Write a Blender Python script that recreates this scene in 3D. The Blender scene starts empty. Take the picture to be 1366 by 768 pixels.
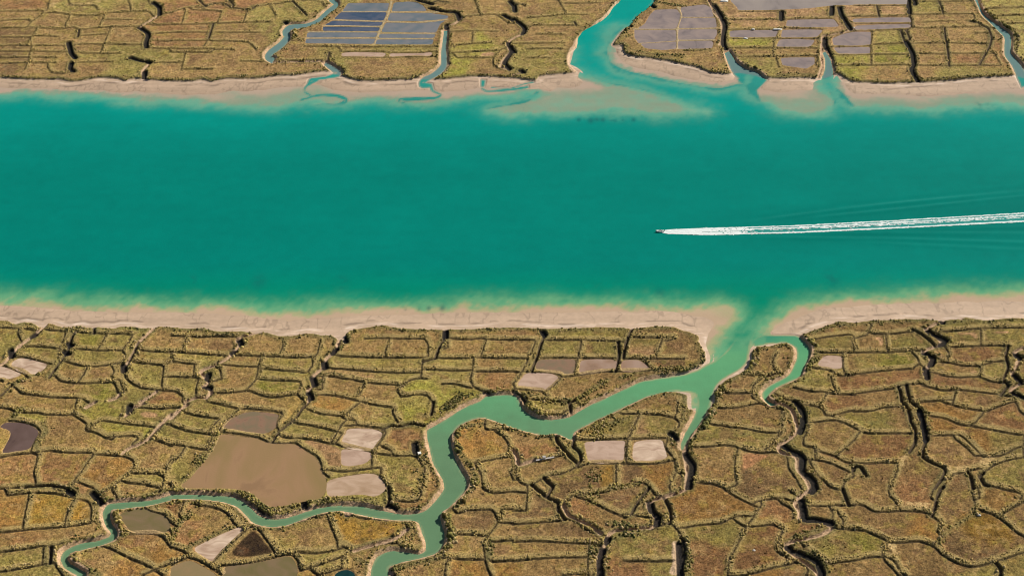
SURVEY = """
T 0 420
d 0,100 90,105 195,110
d 165,250 290,252 400,260 480,262 520,150
d 370,118 450,125 525,130
d 465,345 475,265
d 130,330 230,345 320,370 405,390
d 15,395 60,420 120,440 190,468
d 0,520 20,530
v 405,390 340,450 250,490 150,530 60,590
c 365,40 350,90 270,160 220,200 160,245 90,310 50,370 0,400
K 85,280 95,330
K 260,170 285,150
d 140,150 180,230
k 610,120 575,170 555,235 530,305 495,350 440,430 390,495
K 515,290 545,310
K 545,225 570,245
d 640,140 740,145 850,152 960,150 1065,160
d 850,155 820,210 790,260
d 560,270 680,275 800,285 900,282 975,283
d 1060,160 1030,210 975,283
d 530,375 600,395 700,412 800,408 900,392 970,380 1000,320 975,290
c 1280,40 1230,100 1160,170 1110,215 1075,290 1040,355 1000,400 985,450
k 1110,210 1075,290 1040,355
K 985,400 990,450
d 695,415 670,470 640,515
d 430,480 480,525 560,540 680,545 800,540 900,540 925,575 930,610
d 895,420 910,450 890,500 900,540
d 130,590 170,625 280,640 400,655 520,660 640,665 690,690
c 960,630 930,660 880,680
d 1000,495 1050,545 1120,580 1190,592 1250,600
d 1060,375 1150,385 1240,395 1300,405 1300,480 1290,560
d 1100,275 1200,290 1366,297
d 1366,310 1355,365 1330,400
d 1300,600 1366,605
c 1250,610 1200,650 1120,695
d 1320,495 1366,493
d 950,520 990,620
k 90,560 50,600 0,640
k 700,65 750,100
s 40,180 g; 380,180 g; 700,200 G; 930,200 g; 300,310 g; 750,340 g; 1200,320 g; 560,460 b; 800,470 b; 300,580 b; 1150,470 g; 1000,640 g; 1250,220 b;
T 228 420
d 0,165 120,170 250,175 380,170 520,175
d 125,175 110,220 90,275
d 0,298 100,300 200,308 370,320 470,330
c 785,80 750,120 650,150 550,180 530,210 550,240 500,290 480,320 430,360 350,400 270,430 240,460 290,510 300,540 260,570 310,590 320,620 290,660
K 545,200 565,235
K 490,300 510,290
K 300,470 290,510
K 270,575 310,580
d 520,320 620,325 740,330 880,335 1000,340 1150,335
d 900,190 890,260 870,310
d 1195,200 1180,270 1170,310
c 1366,120 1330,250 1300,300 1240,350 1220,410 1180,450 1130,500 1145,560 1100,590 1110,650 1100,695
K 1325,265 1295,300
K 1220,375 1230,420
K 1130,500 1150,560
K 1100,620 1120,670
d 1320,430 1366,430
d 1180,490 1280,490 1366,505
d 1210,510 1205,590 1150,595
d 1160,640 1260,640 1366,655
d 400,395 500,405 600,412 690,410
d 720,345 700,400 690,470 670,530 610,590
d 720,430 820,435 900,445 1000,450 1080,460 1130,400 1130,350
d 720,515 800,522 900,525 1030,535 1025,600 1010,635 1050,670
d 350,620 450,622 560,610 640,608 700,635 780,655 860,655 950,640 1010,635
d 30,375 100,385 200,395
d 10,310 10,375
d 185,400 180,470
d 0,490 100,495 210,500 215,520 200,590
d 0,605 50,620 90,650 90,690
d 345,400 390,440 405,510
c 290,660 200,660 120,690
k 225,60 225,95
k 1090,90 1065,140
s 130,340 g; 100,560 g; 900,480 g; 830,590 G; 920,385 g; 550,480 b; 300,230 b; 700,250 b; 1000,260 b; 1280,560 b; 560,370 b; 90,430 b;
T 0 536
d 0,45 60,50 130,75 220,85 300,85 360,100 450,105 540,105 570,100 640,140 690,180 680,225 760,245 830,280 890,300
p darkpond 0,185 60,160 110,165 180,170 250,190 300,230 315,250 270,310 240,375 150,395 10,410 60,330 100,240 60,210 0,205
d 70,150 150,155 220,170 280,195 320,235 310,280 270,330 250,380
d 0,440 100,420 250,405 270,410 300,430 285,500 270,560 280,630
c 760,0 690,40
d 610,0 600,50 570,95
d 250,405 395,390 480,400 600,405 740,410 690,490 650,560 600,615
d 780,420 870,425 980,435 1040,455 1070,485 1060,540 1000,600 920,660 870,695
k 200,680 300,670 400,665 500,680
d 690,220 740,185 810,150 900,160 1000,175 1100,185 1200,195
d 860,280 960,275 1060,270 1100,290 1060,330
c 1150,10 1070,40 1040,70 1000,110
K 1035,30 1030,75
d 1090,45 1200,50 1290,55 1366,45
c 1366,100 1300,160 1220,250 1190,290 1100,340 1030,370 980,410
k 1300,170 1200,280
d 1200,290 1290,320 1366,350
d 1330,175 1366,180
d 1060,570 1150,570 1260,575 1310,610 1300,660 1280,695
d 1300,640 1366,660
d 1366,460 1330,520 1320,560
d 0,690 100,685 200,680
d 540,690 600,640 700,670 760,695
d 1020,645 1130,655 1250,680
p mudpatch 1110,90 1180,75 1260,90 1250,125 1160,120
v 110,130 160,50 200,60
v 340,160 370,240 290,330 300,390
s 850,60 G; 880,210 G; 560,60 b; 500,250 b; 900,490 o; 500,480 r; 120,520 r; 200,75 G; 1200,440 b; 1330,260 g; 850,370 b; 1180,610 g; 30,260 y; 40,100 b;
T 228 536
d 290,0 400,20 480,40 540,55 620,55 700,60 800,70 880,85 890,110 850,160 840,200
d 80,75 150,95 250,115 390,135
c 130,20 60,70 0,130
d 540,60 480,120 430,160 390,215
p redpond 405,210 450,150 530,110 600,80 700,80 800,90 870,100 840,150 840,200 760,250 680,250 560,230
d 0,185 60,210 150,235 250,250 340,262
d 390,135 350,180 320,215
d 340,265 320,310 300,350
d 0,335 100,350 200,370 295,385
d 100,380 70,430 0,490
v 295,390 230,440 200,500
d 400,240 500,250 600,265 700,285 800,325 900,335 985,325 1040,360 1110,400 1170,440 1200,500 1210,560 1260,600
v 385,240 360,340 270,460 180,560 100,630
k 1100,0 1040,60 1000,120 940,170 870,230 840,270
d 1120,70 1200,95 1290,105 1366,115
d 1020,175 1075,180 1180,200 1280,225 1330,240
d 1366,180 1330,240 1295,300
d 1110,300 1180,310 1260,330 1310,330 1366,260
d 860,270 950,290 1040,290
d 1260,545 1366,555
p browngrass 1040,310 1100,300 1250,340 1366,370 1366,520 1280,530 1230,450 1130,380
s 350,60 g; 180,170 g; 150,290 g; 80,450 g; 220,430 b; 1150,140 g; 1180,250 g; 1280,40 o; 930,130 y; 800,30 b;
T 0 652
d 60,50 130,40 220,30 330,30 430,35 530,55 620,80 700,100 725,150 725,250
d 430,0 520,20 570,40
d 235,40 210,150 190,230 180,300
d 590,95 545,170 515,270
d 0,345 100,335 250,320 400,310 520,300 640,285 725,270
d 0,500 100,490 250,470 330,455 430,460
v 500,430 600,410 700,390 800,385
d 345,460 340,580
k 405,460 405,520
d 0,660 100,645 250,620 400,590
d 430,590 470,650 500,695
K 740,30 790,90 840,130
K 540,10 580,35
d 930,60 925,110
v 1000,80 1100,60 1250,30 1366,10
w 1366,70,38 1200,110,35 1000,130,38 880,150,45 850,200,50 870,280,60 915,350,55 880,400,50 780,435,40 650,460,40 540,510,50 510,560,50 540,610,50 620,660,55 680,695,60
p olivepond 940,205 1050,170 1140,150 1220,190 1310,215 1350,270 1366,300 1330,350 1200,350 1100,350 1040,345 1020,290 960,240
B 880,190 900,260 940,330 960,380
d 1150,140 1200,180 1310,205 1350,260
d 1040,360 1200,355 1290,380 1350,450 1366,470
d 880,475 950,510 1050,560 1150,600 1230,645 1300,690
d 1366,590 1230,645 1130,690
B 560,520 580,590 640,620 700,670 770,695
v 1150,120 1250,110 1366,95
d 790,450 870,470
s 80,250 o; 400,200 O; 640,220 O; 130,400 r; 150,540 g; 600,350 b; 1180,460 r; 1290,520 o; 1050,640 o; 250,670 g; 850,560 b; 1100,30 b;
T 228 652
w 0,60,35 150,62,35 300,68,35 450,85,40 550,120,55 620,180,60 680,240,70 780,270,60 900,265,55 1000,235,50 1100,200,45 1200,170,40 1366,150,40
p olivepond 420,620 560,610 720,585 850,555 950,530 990,580 1015,650 980,740 420,740
p brownpond 0,620 150,565 230,610 330,665 370,695 390,740 0,740
p whitepan 175,475 300,410 430,350 570,295 590,320 500,400 400,490 330,590 230,520
p darkpan 650,320 690,350 760,440 820,510 740,535 600,545 490,535 480,510 560,420
v 0,95 80,85 200,90 330,85 430,105
d 80,165 60,210
d 200,125 330,145 430,180 480,240 520,290
d 330,590 420,500 520,400 620,310
d 690,310 750,390 820,490
d 410,610 560,600 720,570 880,530 960,520 1010,570 1030,650
d 0,460 100,500 130,540 60,575 0,605
d 130,540 220,570 310,620 400,680
K 480,50 560,80 640,130 720,190 780,220
K 1060,100 1075,165
d 700,295 850,300 950,280 1080,240 1180,210
d 1240,200 1280,300 1320,400 1330,450
d 1010,500 1150,510 1280,495 1366,470
d 1100,630 1200,600 1366,540
d 1180,690 1366,630
v 560,10 650,50 720,110 790,160 930,150 1050,120 1200,90 1366,80
v 160,180 100,240 30,320 0,400
v 120,480 250,410 400,340 500,300
s 130,300 r; 280,220 b; 1000,380 b; 1150,550 g; 30,540 o; 880,460 g; 700,150 g;
T 456 420
k 50,80 30,150 20,210
K 20,180 30,210
d 180,190 380,185 420,190 560,190 660,190
d 375,200 345,310
d 0,330 150,335 300,340 450,340 640,340
d 690,240 690,330
k 830,120 825,180 780,250 745,345
K 830,125 825,180
d 900,190 1000,195 1140,190 1130,270 1110,330
d 1180,195 1366,200
d 800,345 950,345 1100,340 1250,345 1366,340
d 650,345 640,420 630,490
d 0,430 150,445 300,455 450,462 620,460
d 0,505 100,520 200,540 320,550 450,560
d 680,510 620,505 540,525 480,570 440,600 470,650
d 690,435 800,440 950,445 1040,440
d 1050,350 1045,440 1025,510 1050,570 1110,600 1170,630
K 1150,620 1180,640
d 1080,450 1200,450 1366,450
d 800,550 900,550 1000,575 1040,580
d 510,650 600,635 680,645 720,690
d 0,655 100,680 150,695
d 180,545 140,620 90,670
v 1200,620 1320,610 1366,600
d 840,220 845,260
s 400,400 g; 870,400 g; 850,500 g; 400,510 g; 650,600 G; 250,610 b; 500,250 b; 230,140 b; 1250,500 r; 1200,400 b; 1250,270 b; 950,260 b; 160,490 m; 600,680 g;
T 456 536
p whitepan 0,290 40,215 130,210 250,215 320,240 340,250 280,320 240,390 170,385 70,370 0,350
p pinkpan 0,375 100,385 230,405 240,440 180,490 60,510 0,500
d 50,190 120,185 230,200 310,210 350,245 300,330 250,400 235,490
d 0,355 80,370 180,390 240,405
d 30,555 150,540 250,530 310,530 310,610 370,680
d 160,0 200,10 300,30 400,45 405,90 440,150
d 140,10 50,80
d 0,120 40,145
k 730,0 720,60 710,100
d 20,95 70,120 110,160
k 380,190 470,190 560,170 650,190
d 340,420 450,430 590,435 640,510 660,520 655,600 640,690
K 580,330 590,400
d 330,360 390,390
v 900,240 960,200 1060,180 1150,170
d 1150,130 1145,210 1230,220 1366,215
d 1220,230 1290,280 1330,340 1335,400 1366,450
d 1050,490 1150,470 1330,435
d 1070,510 1110,580 1120,650
d 1340,560 1366,620
B 880,250 880,330 930,420 1000,510 1050,610 1020,690
s 200,90 b; 580,80 G; 470,330 r; 450,500 g; 1150,350 o; 1200,580 b; 530,390 o; 280,100 g;
T 456 652
k 370,0 380,80 350,150 420,160
K 380,130 420,160
d 620,0 630,40 600,90 540,100 450,95
v 0,80 150,90 280,110
K 40,180 50,200
d 50,205 150,230 260,240
d 380,250 490,250 520,310 
c 520,320 430,390 300,430 100,490 
d 0,455 90,490 200,470 310,440 430,430
v 120,560 200,590
d 500,480 600,490
p blackpond -75,690 -30,660 0,648 50,640 100,665 110,740 0,740
B 780,200 820,260 850,330 850,420 800,500
B 1010,10 950,80 880,150
K 370,650 400,690
d 880,150 920,190 1000,170 1100,165 1200,170 1240,240 1240,280 1170,370 1130,430 1140,520 1150,600 1190,695
d 1130,0 1220,30 1366,20
d 920,360 1050,365 1150,375
d 860,550 970,560 1130,560
d 1366,160 1280,165 1270,230
d 1280,270 1366,265
d 1200,420 1366,410
d 1210,580 1366,570
d 830,600 820,695
v 420,640 600,590 780,550
v 1200,400 1180,490 1170,560
s 250,350 O; 550,40 g; 1080,280 n; 1000,480 b; 1320,200 n; 1300,650 o; 300,560 b; 1150,90 b; 1280,490 b;
T 684 420
d 0,195 150,200 180,210 150,300
k 240,130 250,170 220,240 200,320 160,410
K 235,130 255,160
d 260,200 400,200 560,200 700,205 840,210
d 545,245 525,320
d 230,345 350,340 510,345 650,345 760,345 840,345
d 515,350 505,400 490,470
k 840,240 850,300 840,370 825,425
k 950,110 925,170 900,240 880,345
d 960,175 1150,180 1280,180
d 1190,210 1155,300
d 880,350 1030,350 1070,400 1110,430
p redpond 200,360 350,355 505,355 495,420 480,480 400,475 360,460 180,440
p pinkpond 540,360 680,355 835,360 815,430 700,450 530,475
p pinkpond 875,360 1015,360 1060,400 1100,430 980,450 860,450
p pinkpan 30,570 70,500 105,465 200,465 310,470 380,500 320,560 270,600 150,590
d 110,455 250,460 350,470 390,495 330,560
d 430,490 560,475 700,455 850,450 1000,450 1100,445
d 20,590 120,600 220,605 265,640
k 0,610 60,640 100,690
d 100,670 250,680 340,690
v 520,680 620,600 760,520
v 860,500 1000,460 1150,440 1366,420
d 0,345 110,350 100,410 40,510 0,550
d 1100,350 1366,350
d 1250,200 1290,190
s 1040,290 m; 380,260 g; 700,270 g; 500,560 b; 1250,400 n; 50,400 g; 1050,230 g; 60,280 b; 1260,270 b;
T 684 536
B 90,10 140,60 220,100
d 140,60 250,95 380,100 430,70
k 450,0 465,90
v 0,215 150,240 330,270
k 340,260 360,320 440,420 470,450
k 500,210 490,290 480,350 530,400 545,460 510,500
K 490,220 520,230
v 560,220 700,160 850,80
d 880,95 1010,95 1010,110 960,210 935,270
d 1060,95 1200,105 1300,135 1330,180 1300,230 1270,260
d 570,300 700,300 810,295 910,295 905,380 905,470
d 970,295 1080,290 1230,290 1220,360 1270,430
p pinkpan 575,320 700,312 900,308 890,400 885,475 750,485 610,480
p whitepan 970,320 1060,305 1200,300 1210,380 1240,450 1130,475 970,480 960,440
K 1260,250 1310,300
d 520,520 620,490 750,490 880,490 1000,495 1150,490 1280,465 
d 825,500 825,650
d 1290,460 1310,560 1366,575
d 1300,570 1250,670
d 980,640 1050,650 1100,690
c 180,460 50,500 30,430 0,380
d 10,440 30,520 20,590 80,655 150,660 260,600 420,560 520,510
d 180,470 330,440
k 280,640 320,670
d 1320,0 1310,90
v 780,690 1000,650
v 940,120 850,150 600,220
v 1366,20 1366,130
s 800,210 g; 1130,180 g; 150,380 r; 170,540 b; 640,600 n; 760,590 O; 950,580 n; 1150,560 o; 1100,50 b; 130,280 b; 1060,210 m; 620,170 y;
T 684 652
k 190,0 280,70 360,110 360,160 400,220
d 120,30 110,120
d 440,240 520,270 620,340 700,360 760,390
d 0,280 150,270 350,255 430,240
d 0,170 100,170
c 400,120 430,190 470,220 600,280 700,350
d 500,60 620,100 760,170 900,230
d 480,50 620,40 760,20
k 1080,0 1000,100 950,190
d 900,200 1100,230
c 1366,10 1250,50 1110,90 1080,130 1120,200 1160,240 1130,290 1050,310 900,320 800,340 750,390 740,450 690,520 690,600 700,690
K 1100,120 1110,170 1160,220 1150,280
K 760,390 750,420
K 720,480 700,560 700,690
k 1220,90 1250,150 1265,230
d 1110,320 1230,275 1280,290 1340,370 1340,480 1340,600 1330,690
K 1330,440 1340,690
d 0,420 150,415 300,420 450,430 610,435
d 610,460 600,560 600,690
d 0,575 150,560 300,550 450,545 590,545
d 400,690 500,680 590,680
d 890,575 1050,575 1180,575 1300,570
m 1300,440 1300,500 1305,600 1290,660
v 850,380 1000,340
v 760,260 900,290 1020,300
s 240,180 n; 560,150 r; 700,250 b; 450,340 n; 300,500 b; 1080,460 g; 1000,660 r; 200,640 b; 800,100 n; 1180,650 g;
T 912 420
d 520,480 600,480 650,495
d 740,310 710,370 720,430 750,465
B 580,300 545,370 540,410
d 360,625 450,625 540,625 550,660 600,695
d 620,510 560,560 545,620
B 290,580 250,640 230,690
v 930,160 980,190 1030,230 1070,280 1050,340 1000,400 970,460
B 920,160 990,230 1020,300 990,380 940,460
d 1110,180 1230,165 1350,165 1360,280
d 1090,300 1200,300 1366,300
d 1270,310 1275,430
d 1060,425 1150,435 1200,460
d 1200,480 1280,485 1366,475
d 1180,500 1190,550 1215,600
d 880,580 960,600 1040,612 1140,620 1110,690
d 1200,630 1366,635
p pinkpan 1070,390 1130,325 1270,330 1270,420 1180,430 1090,415
B 700,590 670,650 720,690
d 750,640 800,670 900,690
v 1200,60 1300,80 1366,90
s 1200,240 g; 1310,540 r; 600,560 b; 1280,680 r; 1050,540 g; 1000,640 b; 600,440 b; 1320,390 b;
T 912 536
d 320,50 450,40 600,10 680,35 800,65 790,150 780,250
d 230,180 350,195 500,215 600,235 700,245 760,245
B 240,0 200,110 120,210 40,290
K 10,320 20,420 70,500 60,580 40,680
c 0,380 20,500 30,600 20,690
d 80,360 200,355 330,345 430,365 410,450 410,560 425,660
d 430,365 530,395 620,405 720,400 820,430
d 750,280 700,340 650,380
d 160,650 230,655 300,680 360,690
d 830,460 840,530 900,620 940,690
c 740,0 850,50 890,130 910,220 860,280 760,350 780,400 900,440 910,530 980,620 1010,690
K 890,0 940,60 955,150 930,240
K 800,350 860,390 930,420 950,450 950,540 1030,620 1050,690
d 960,20 1060,35 1110,60 1130,100 1200,120
d 1190,110 1290,80 1366,65
d 1000,165 1100,155 1200,145 1290,170 1366,210
d 1000,200 960,290 960,345 1040,365 1050,410
d 1100,400 1200,430 1290,480 1366,490
d 1000,460 1100,470 1200,500 1330,560 1366,540
d 1020,510 1060,570 1120,630 1170,680
d 1366,590 1290,640 1270,690
d 1366,300 1300,360 1250,400
p redearth 470,405 600,415 700,425 600,470 520,520 480,560
s 600,620 n; 1300,30 r; 600,130 b; 250,540 b; 1150,280 b; 1200,580 b; 180,300 g; 720,500 b;
T 912 652
d 320,0 380,40 440,75 540,125
d 70,295 200,280 300,270 400,225 480,215
d 590,100 680,80 780,75 880,100
d 620,130 580,190 540,250 500,290
d 420,260 490,310 460,380 400,500 360,580 350,695
d 540,300 640,290 720,285 790,330 770,380 740,450 750,500 830,550 900,590
d 780,115 850,150 880,190 880,230
d 490,690 600,660 700,630 850,600
d 850,20 900,50
c 1010,0 920,70 890,120 930,180 920,230
K 1030,0 1020,20
K 940,90 960,180 970,240 1060,245 1180,270
c 1130,270 1180,310 1080,370 900,410 820,440 830,490 950,570 1050,650 1080,690
K 830,460 870,490
K 920,510 1050,570 1100,650 1100,690
d 930,590 990,640 980,690
d 1050,135 1160,135 1240,130 1366,130
d 1160,140 1190,190 1190,240
d 1215,170 1270,240 1270,290
k 1270,0 1300,80
d 1240,315 1366,325
v 880,390 970,360 1100,310
d 980,480 1050,530 1110,575
d 1120,605 1250,585 1366,570
k 0,400 10,500 0,600
v 50,500 40,600 40,690
s 180,90 o; 200,500 r; 570,560 r; 1280,450 g; 1340,500 G; 720,200 r; 660,690 o; 900,660 b; 1120,70 b; 1250,650 b; 260,380 g;
T 1138 420
c 720,40 640,80 580,120 700,200 690,240 560,290 620,350 610,400 570,450 590,510
K 600,125 660,165 740,200 700,240
K 570,305 640,340 620,400
K 580,430 590,500
K 700,50 715,60
c 870,0 860,30
d 0,300 150,298 280,298 400,290 480,285
d 260,160 270,270
d 5,170 5,290
d 150,70 110,160
d 160,150 260,155
d 320,150 480,130
k 470,110 540,150 620,210
d 730,130 850,125 970,110 1100,105 1366,100
d 1020,120 1020,240
d 770,255 900,250 1050,245 1240,245
d 740,260 765,310 755,360
d 470,300 510,340 530,390
d 680,375 780,385 880,405 1010,415 1015,490
d 1030,400 1120,375 1220,365
d 0,475 150,455 300,440 480,425
d 640,460 750,490 850,500 1000,495 1100,530 1220,545
k 1240,250 1220,320 1240,420 1200,520 1240,560 1190,620
c 1366,260 1290,300 1320,370 1270,470 1330,540 1260,600 1330,650
K 1290,310 1340,345
K 1290,480 1340,540
K 1270,620 1366,660
d 0,630 150,610 300,590 400,560 550,545
d 550,560 700,600 850,600 1000,615 1150,635 1240,650
k 430,590 450,690
k 370,590 390,690
d 820,610 800,690
d 560,690 750,680
p mudpatch 830,150 900,140 980,140 1000,190 970,190 940,155
p mudpatch 920,485 960,440 1000,450 990,490
p mudpatch 1120,132 1250,132 1250,145 1130,145
p mudpatch 160,185 230,175 240,250 215,250 210,200
s 400,200 g; 900,190 g; 1250,190 g; 350,340 G; 100,350 g; 120,540 r; 950,310 r; 1120,590 r; 1100,460 g; 800,440 b; 650,650 b; 1100,670 b; 200,650 b;
T 1138 536
d 0,75 150,70 240,45 330,40
k 390,0 440,60 460,150 500,240 490,330 445,400
k 460,0 530,60 560,170 580,300 560,370 560,440 640,490 730,530 720,590 650,690
K 530,60 560,170 580,300
d 0,195 60,235 130,250 300,250 480,250
d 560,105 640,115 740,135 850,180 940,190
d 720,0 850,40 960,60 1040,80 980,160
d 1080,70 1180,30 1290,0 1330,70 1366,100
d 1030,210 1150,230 1280,255 1366,265
d 640,270 750,265 860,270 950,350 1040,440
d 820,300 900,360 970,430
d 0,485 120,490 240,485 350,490 345,560 300,680
d 800,575 900,560 1000,530
d 1040,570 1120,510 1220,470 1366,440
d 1110,440 1200,420 1300,370 1366,350
k 940,600 960,690
k 1010,590 1050,660
d 1080,670 1200,690
k 0,520 60,520 100,590
d 790,590 720,680
y 760,545 900,530
y 370,490 420,450
y 1040,490 1090,440
s 240,150 g; 150,420 r; 870,110 o; 1070,290 o; 530,670 r; 850,400 b; 400,120 b; 1200,140 r; 250,600 b; 1250,560 g; 560,540 b; 820,640 n; 1150,280 g;
T 1138 652
d 280,0 290,50 330,90
d 0,120 80,130 180,180 330,175 450,175 560,185 650,230 700,280 670,340
d 640,0 620,70
k 700,0 670,70 655,150
d 950,0 960,70 980,140 960,190
d 1000,0 1010,70
d 1180,0 1290,20 1350,50 1335,80
d 1040,175 1130,210 1220,270 1300,340 1366,380
v 980,190 850,270 720,370 680,430
d 400,425 500,415 580,430 660,470 720,530 830,590 940,620 1060,600 1200,560 1366,500
d 0,320 100,335 200,380 270,420 235,510
d 0,575 120,545 240,540 320,570 370,650 420,695
d 250,570 310,630 360,690
k 1140,590 1180,640 1180,690
d 1200,200 1240,170 1366,100
y 370,110 470,130 580,130
y 300,440 340,500
s 500,30 r; 60,470 G; 870,500 n; 1020,290 O; 1280,650 g; 300,260 b; 620,320 o; 550,540 b; 800,100 b; 1330,230 n; 1200,80 o; 60,60 b; 150,650 b;
T 0 0
d 0,95 180,92 360,85 380,40 400,0
d 345,105 450,105 560,120 700,128 800,122 870,105 1000,100 1180,95 1220,130
d 0,170 120,160 240,168 215,220
d 330,120 260,170
d 540,0 570,45 740,45 780,80
y 420,60 450,0
y 580,40 750,25 830,0
d 0,228 130,225 300,225 450,235 580,220 640,240 750,225 900,218 1080,215
d 830,120 795,200
d 840,160 1050,160
d 560,120 520,190
d 285,235 210,365
d 0,300 200,300
d 290,290 460,295
d 0,370 120,365 250,368 480,368
k 630,240 620,300
K 545,340 570,430 600,465
K 570,500 560,550 590,570
d 680,285 850,275
d 650,355 830,355 1080,360
d 880,230 830,350 800,425
d 650,425 820,430 960,430
d 0,412 200,412 480,418
d 0,465 200,460 450,465
d 240,400 220,500 190,560
d 0,510 230,505 440,505
d 1180,0 1200,40
K 1220,20 1270,60 1275,120
K 1110,220 1180,270 1165,340 1170,380
K 1040,460 1100,480 1200,500
c 1190,510 1140,570 1150,630 1100,695
K 1155,570 1150,640
c 1270,120 1180,180 1110,220
d 1240,205 1366,200
d 1250,270 1366,265
d 1250,330 1366,335
d 1250,390 1366,390
d 650,500 900,495
d 1200,505 1366,500
d 1020,0 1040,60
d 380,545 410,580 500,590
s 280,40 r; 400,170 b; 130,260 n; 950,300 b; 1150,430 g; 1000,600 g; 300,320 b; 670,80 g; 100,130 b; 700,550 b;
T 228 0
d 0,198 150,198 330,190 600,182 800,180
d 0,105 100,70 200,60 280,60
d 170,80 280,85 400,95
k 280,50 350,30 420,30 480,60 530,70 640,80
k 220,0 260,40
k 460,0 500,40
d 110,100 85,190
d 400,110 370,180
d 600,110 575,180
d 640,60 780,40 830,30
d 790,50 835,130
k 970,10 1085,125
d 830,35 960,15 1100,5 1200,20 1220,50
K 910,175 960,215
k 340,190 320,250 300,310
d 300,310 250,390
d 0,262 260,262
d 340,262 700,262
d 0,330 300,328 600,340 680,400
d 0,392 240,395
d 340,395 500,400
d 0,420 310,420
d 110,430 80,560
d 550,490 720,495
d 100,555 330,555
v 500,600 700,610 900,590
w 1270,0,25 1320,40,35 1250,100,30 1170,170,30 1080,205,25 960,225,30 915,260,50 930,300,50 880,360,50 800,420,50 775,460,50 820,490,50
c 820,495 950,495 1200,490 1240,530
w 1230,510,30 1290,550,45 1340,590,40 1250,620,20 1120,640,25 1100,680,30
K 1240,490 1320,540 1366,580
B 960,230 960,310 1040,320
d 800,450 850,480 1000,485 1200,480
k 1265,420 1255,480
s 220,150 r; 150,290 r; 700,130 g; 950,120 g; 1050,400 b; 1300,430 g; 600,540 b; 400,300 b; 100,480 b;
T 456 0
p pinkpan 0,425 100,420 350,425 340,455 0,450
p pinkpan 385,430 600,430 720,420 710,450 600,445 380,455
p mudpatch 1120,425 1225,420 1215,455 1110,452
d 0,415 350,415
d 380,425 600,425 720,415
d 0,455 330,460
d 390,460 700,455
K 600,0 720,35
K 700,65 800,90 910,100 940,155
c 960,140 900,190 840,210 800,350 790,500
K 835,200 835,300 820,380 815,480 850,510
w 830,250,25 815,400,30 815,520,40 780,570,50 720,610,50 660,640,40 640,680,50 720,685,30
d 1060,0 1100,110
d 990,135 1100,125 1230,120 1330,190
K 1290,120 1366,165
K 1340,10 1366,40
d 880,255 1050,250 1240,255
d 1045,260 1040,345
d 880,375 1000,355 1190,345
d 880,425 1100,415 1250,405
d 920,465 1080,465 1220,460
c 1366,310 1320,350 1345,410 1290,480 1270,530 1340,560
K 1330,340 1355,410 1300,500 1340,550
d 1270,400 1210,470 1210,530
k 770,10 850,20
v 100,630 400,640 550,630
w 1130,640,40 1125,695,30
s 1000,445 G; 300,520 b; 1100,190 b; 960,300 b; 1150,520 b; 1180,60 b; 950,60 b;
T 684 0
K 0,150 60,190 95,230 80,270
K 10,40 15,90
K 0,400 10,420
c 80,270 0,310
d 360,0 420,105
d 370,25 500,30 700,25
d 110,145 250,135 400,120 600,120
d 110,205 300,205 520,205
k 490,175 505,200
d 60,350 400,345
d 110,395 250,390 400,395
d 110,465 300,465
d 190,275 400,280
K 60,560 85,580
c 0,600 50,590
d 0,20 100,50
p bluepan 1000,230 1060,190 1100,120 1140,80 1310,75 1340,120 1320,200 1300,230
p bluepan 975,240 1300,240 1305,325 1010,350 975,300
p bluepan 1020,350 1305,330 1305,390 1200,400 1060,385
K 1090,30 1130,60
K 900,200 940,210
B 870,250 900,240
B 880,390 920,430 1020,460
v 900,390 1100,430 1366,450
v 1150,20 1366,50
v 880,300 960,280
h 1320,60 1350,120 1320,220 1315,390
s 200,80 b; 300,170 g; 300,240 b; 200,520 g; 550,60 b;
T 912 0
p bluepan -20,60 170,38 210,60 240,135 -20,136
p bluepan -30,146 250,142 262,220 -42,225
p bluepan -45,236 262,235 265,270 240,315 -45,318
p bluepan -45,330 220,325 235,345 225,385 -45,392
K 240,40 300,130 330,200 320,270 320,360 380,450
w 345,420,40 380,490,60 420,550,90 480,600,100 560,630,120 620,690,140
c 200,0 240,90 300,170 310,300 290,360
p greypan 370,-60 380,10 430,60 440,86 700,82 1000,66 1200,42 1366,40 1780,36 1790,-60
p bluepan 370,250 500,243 755,243 738,298 480,303 370,298
p bluepan 830,162 1000,158 1200,155 1240,213 1000,219 820,213
p bluepan 790,242 1000,238 1110,243 1060,298 780,302
p bluepan 770,318 900,314 1045,322 1010,376 740,376
p bluepan 780,465 900,462 1045,460 1045,510 980,548 790,520
p bluepan 1190,310 1270,275 1366,256 1495,258 1495,358 1366,368 1200,364
p bluepan 1200,384 1490,378 1488,430 1240,434
d 440,95 770,90
K 780,90 780,160
d 370,160 760,160
d 800,155 1180,150
K 1185,50 1180,120
K 1245,60 1260,120 1330,230
d 370,240 760,238
d 370,310 700,305
d 780,225 1120,235
d 770,310 1045,310
d 760,240 720,340 715,440
d 400,385 700,385 1010,385
d 400,455 740,455 1050,450 1050,520
d 740,470 760,540
K 1130,310 1130,360 1170,450 1195,560
c 1110,290 1100,450 1110,520 1070,620
w 1120,420,20 1150,480,40 1160,560,60 1150,620,80 1140,690,70
B 385,480 500,530 600,580 640,610
c 1366,230 1270,260 1110,290
d 1190,375 1366,375
d 1230,440 1366,440
d 1366,520 1240,530
v 1200,570 1260,620 1366,660
v 760,600 900,590 1060,600
v 0,520 150,560 350,590
v 0,400 230,400
s 550,340 G; 600,200 m; 980,110 m; 600,480 g; 150,450 b; 1300,490 G; 850,420 b;
T 1138 0
d 0,45 440,45
K 440,0 450,110
k 190,50 205,125
d 0,135 450,130
p bluepan 0,153 200,144 450,142 460,178 200,181 0,183
p bluepan 20,208 200,199 455,196 455,220 300,230 20,243
d 0,190 460,187
k 462,150 465,220
d 0,248 145,250 140,370 145,510
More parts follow.
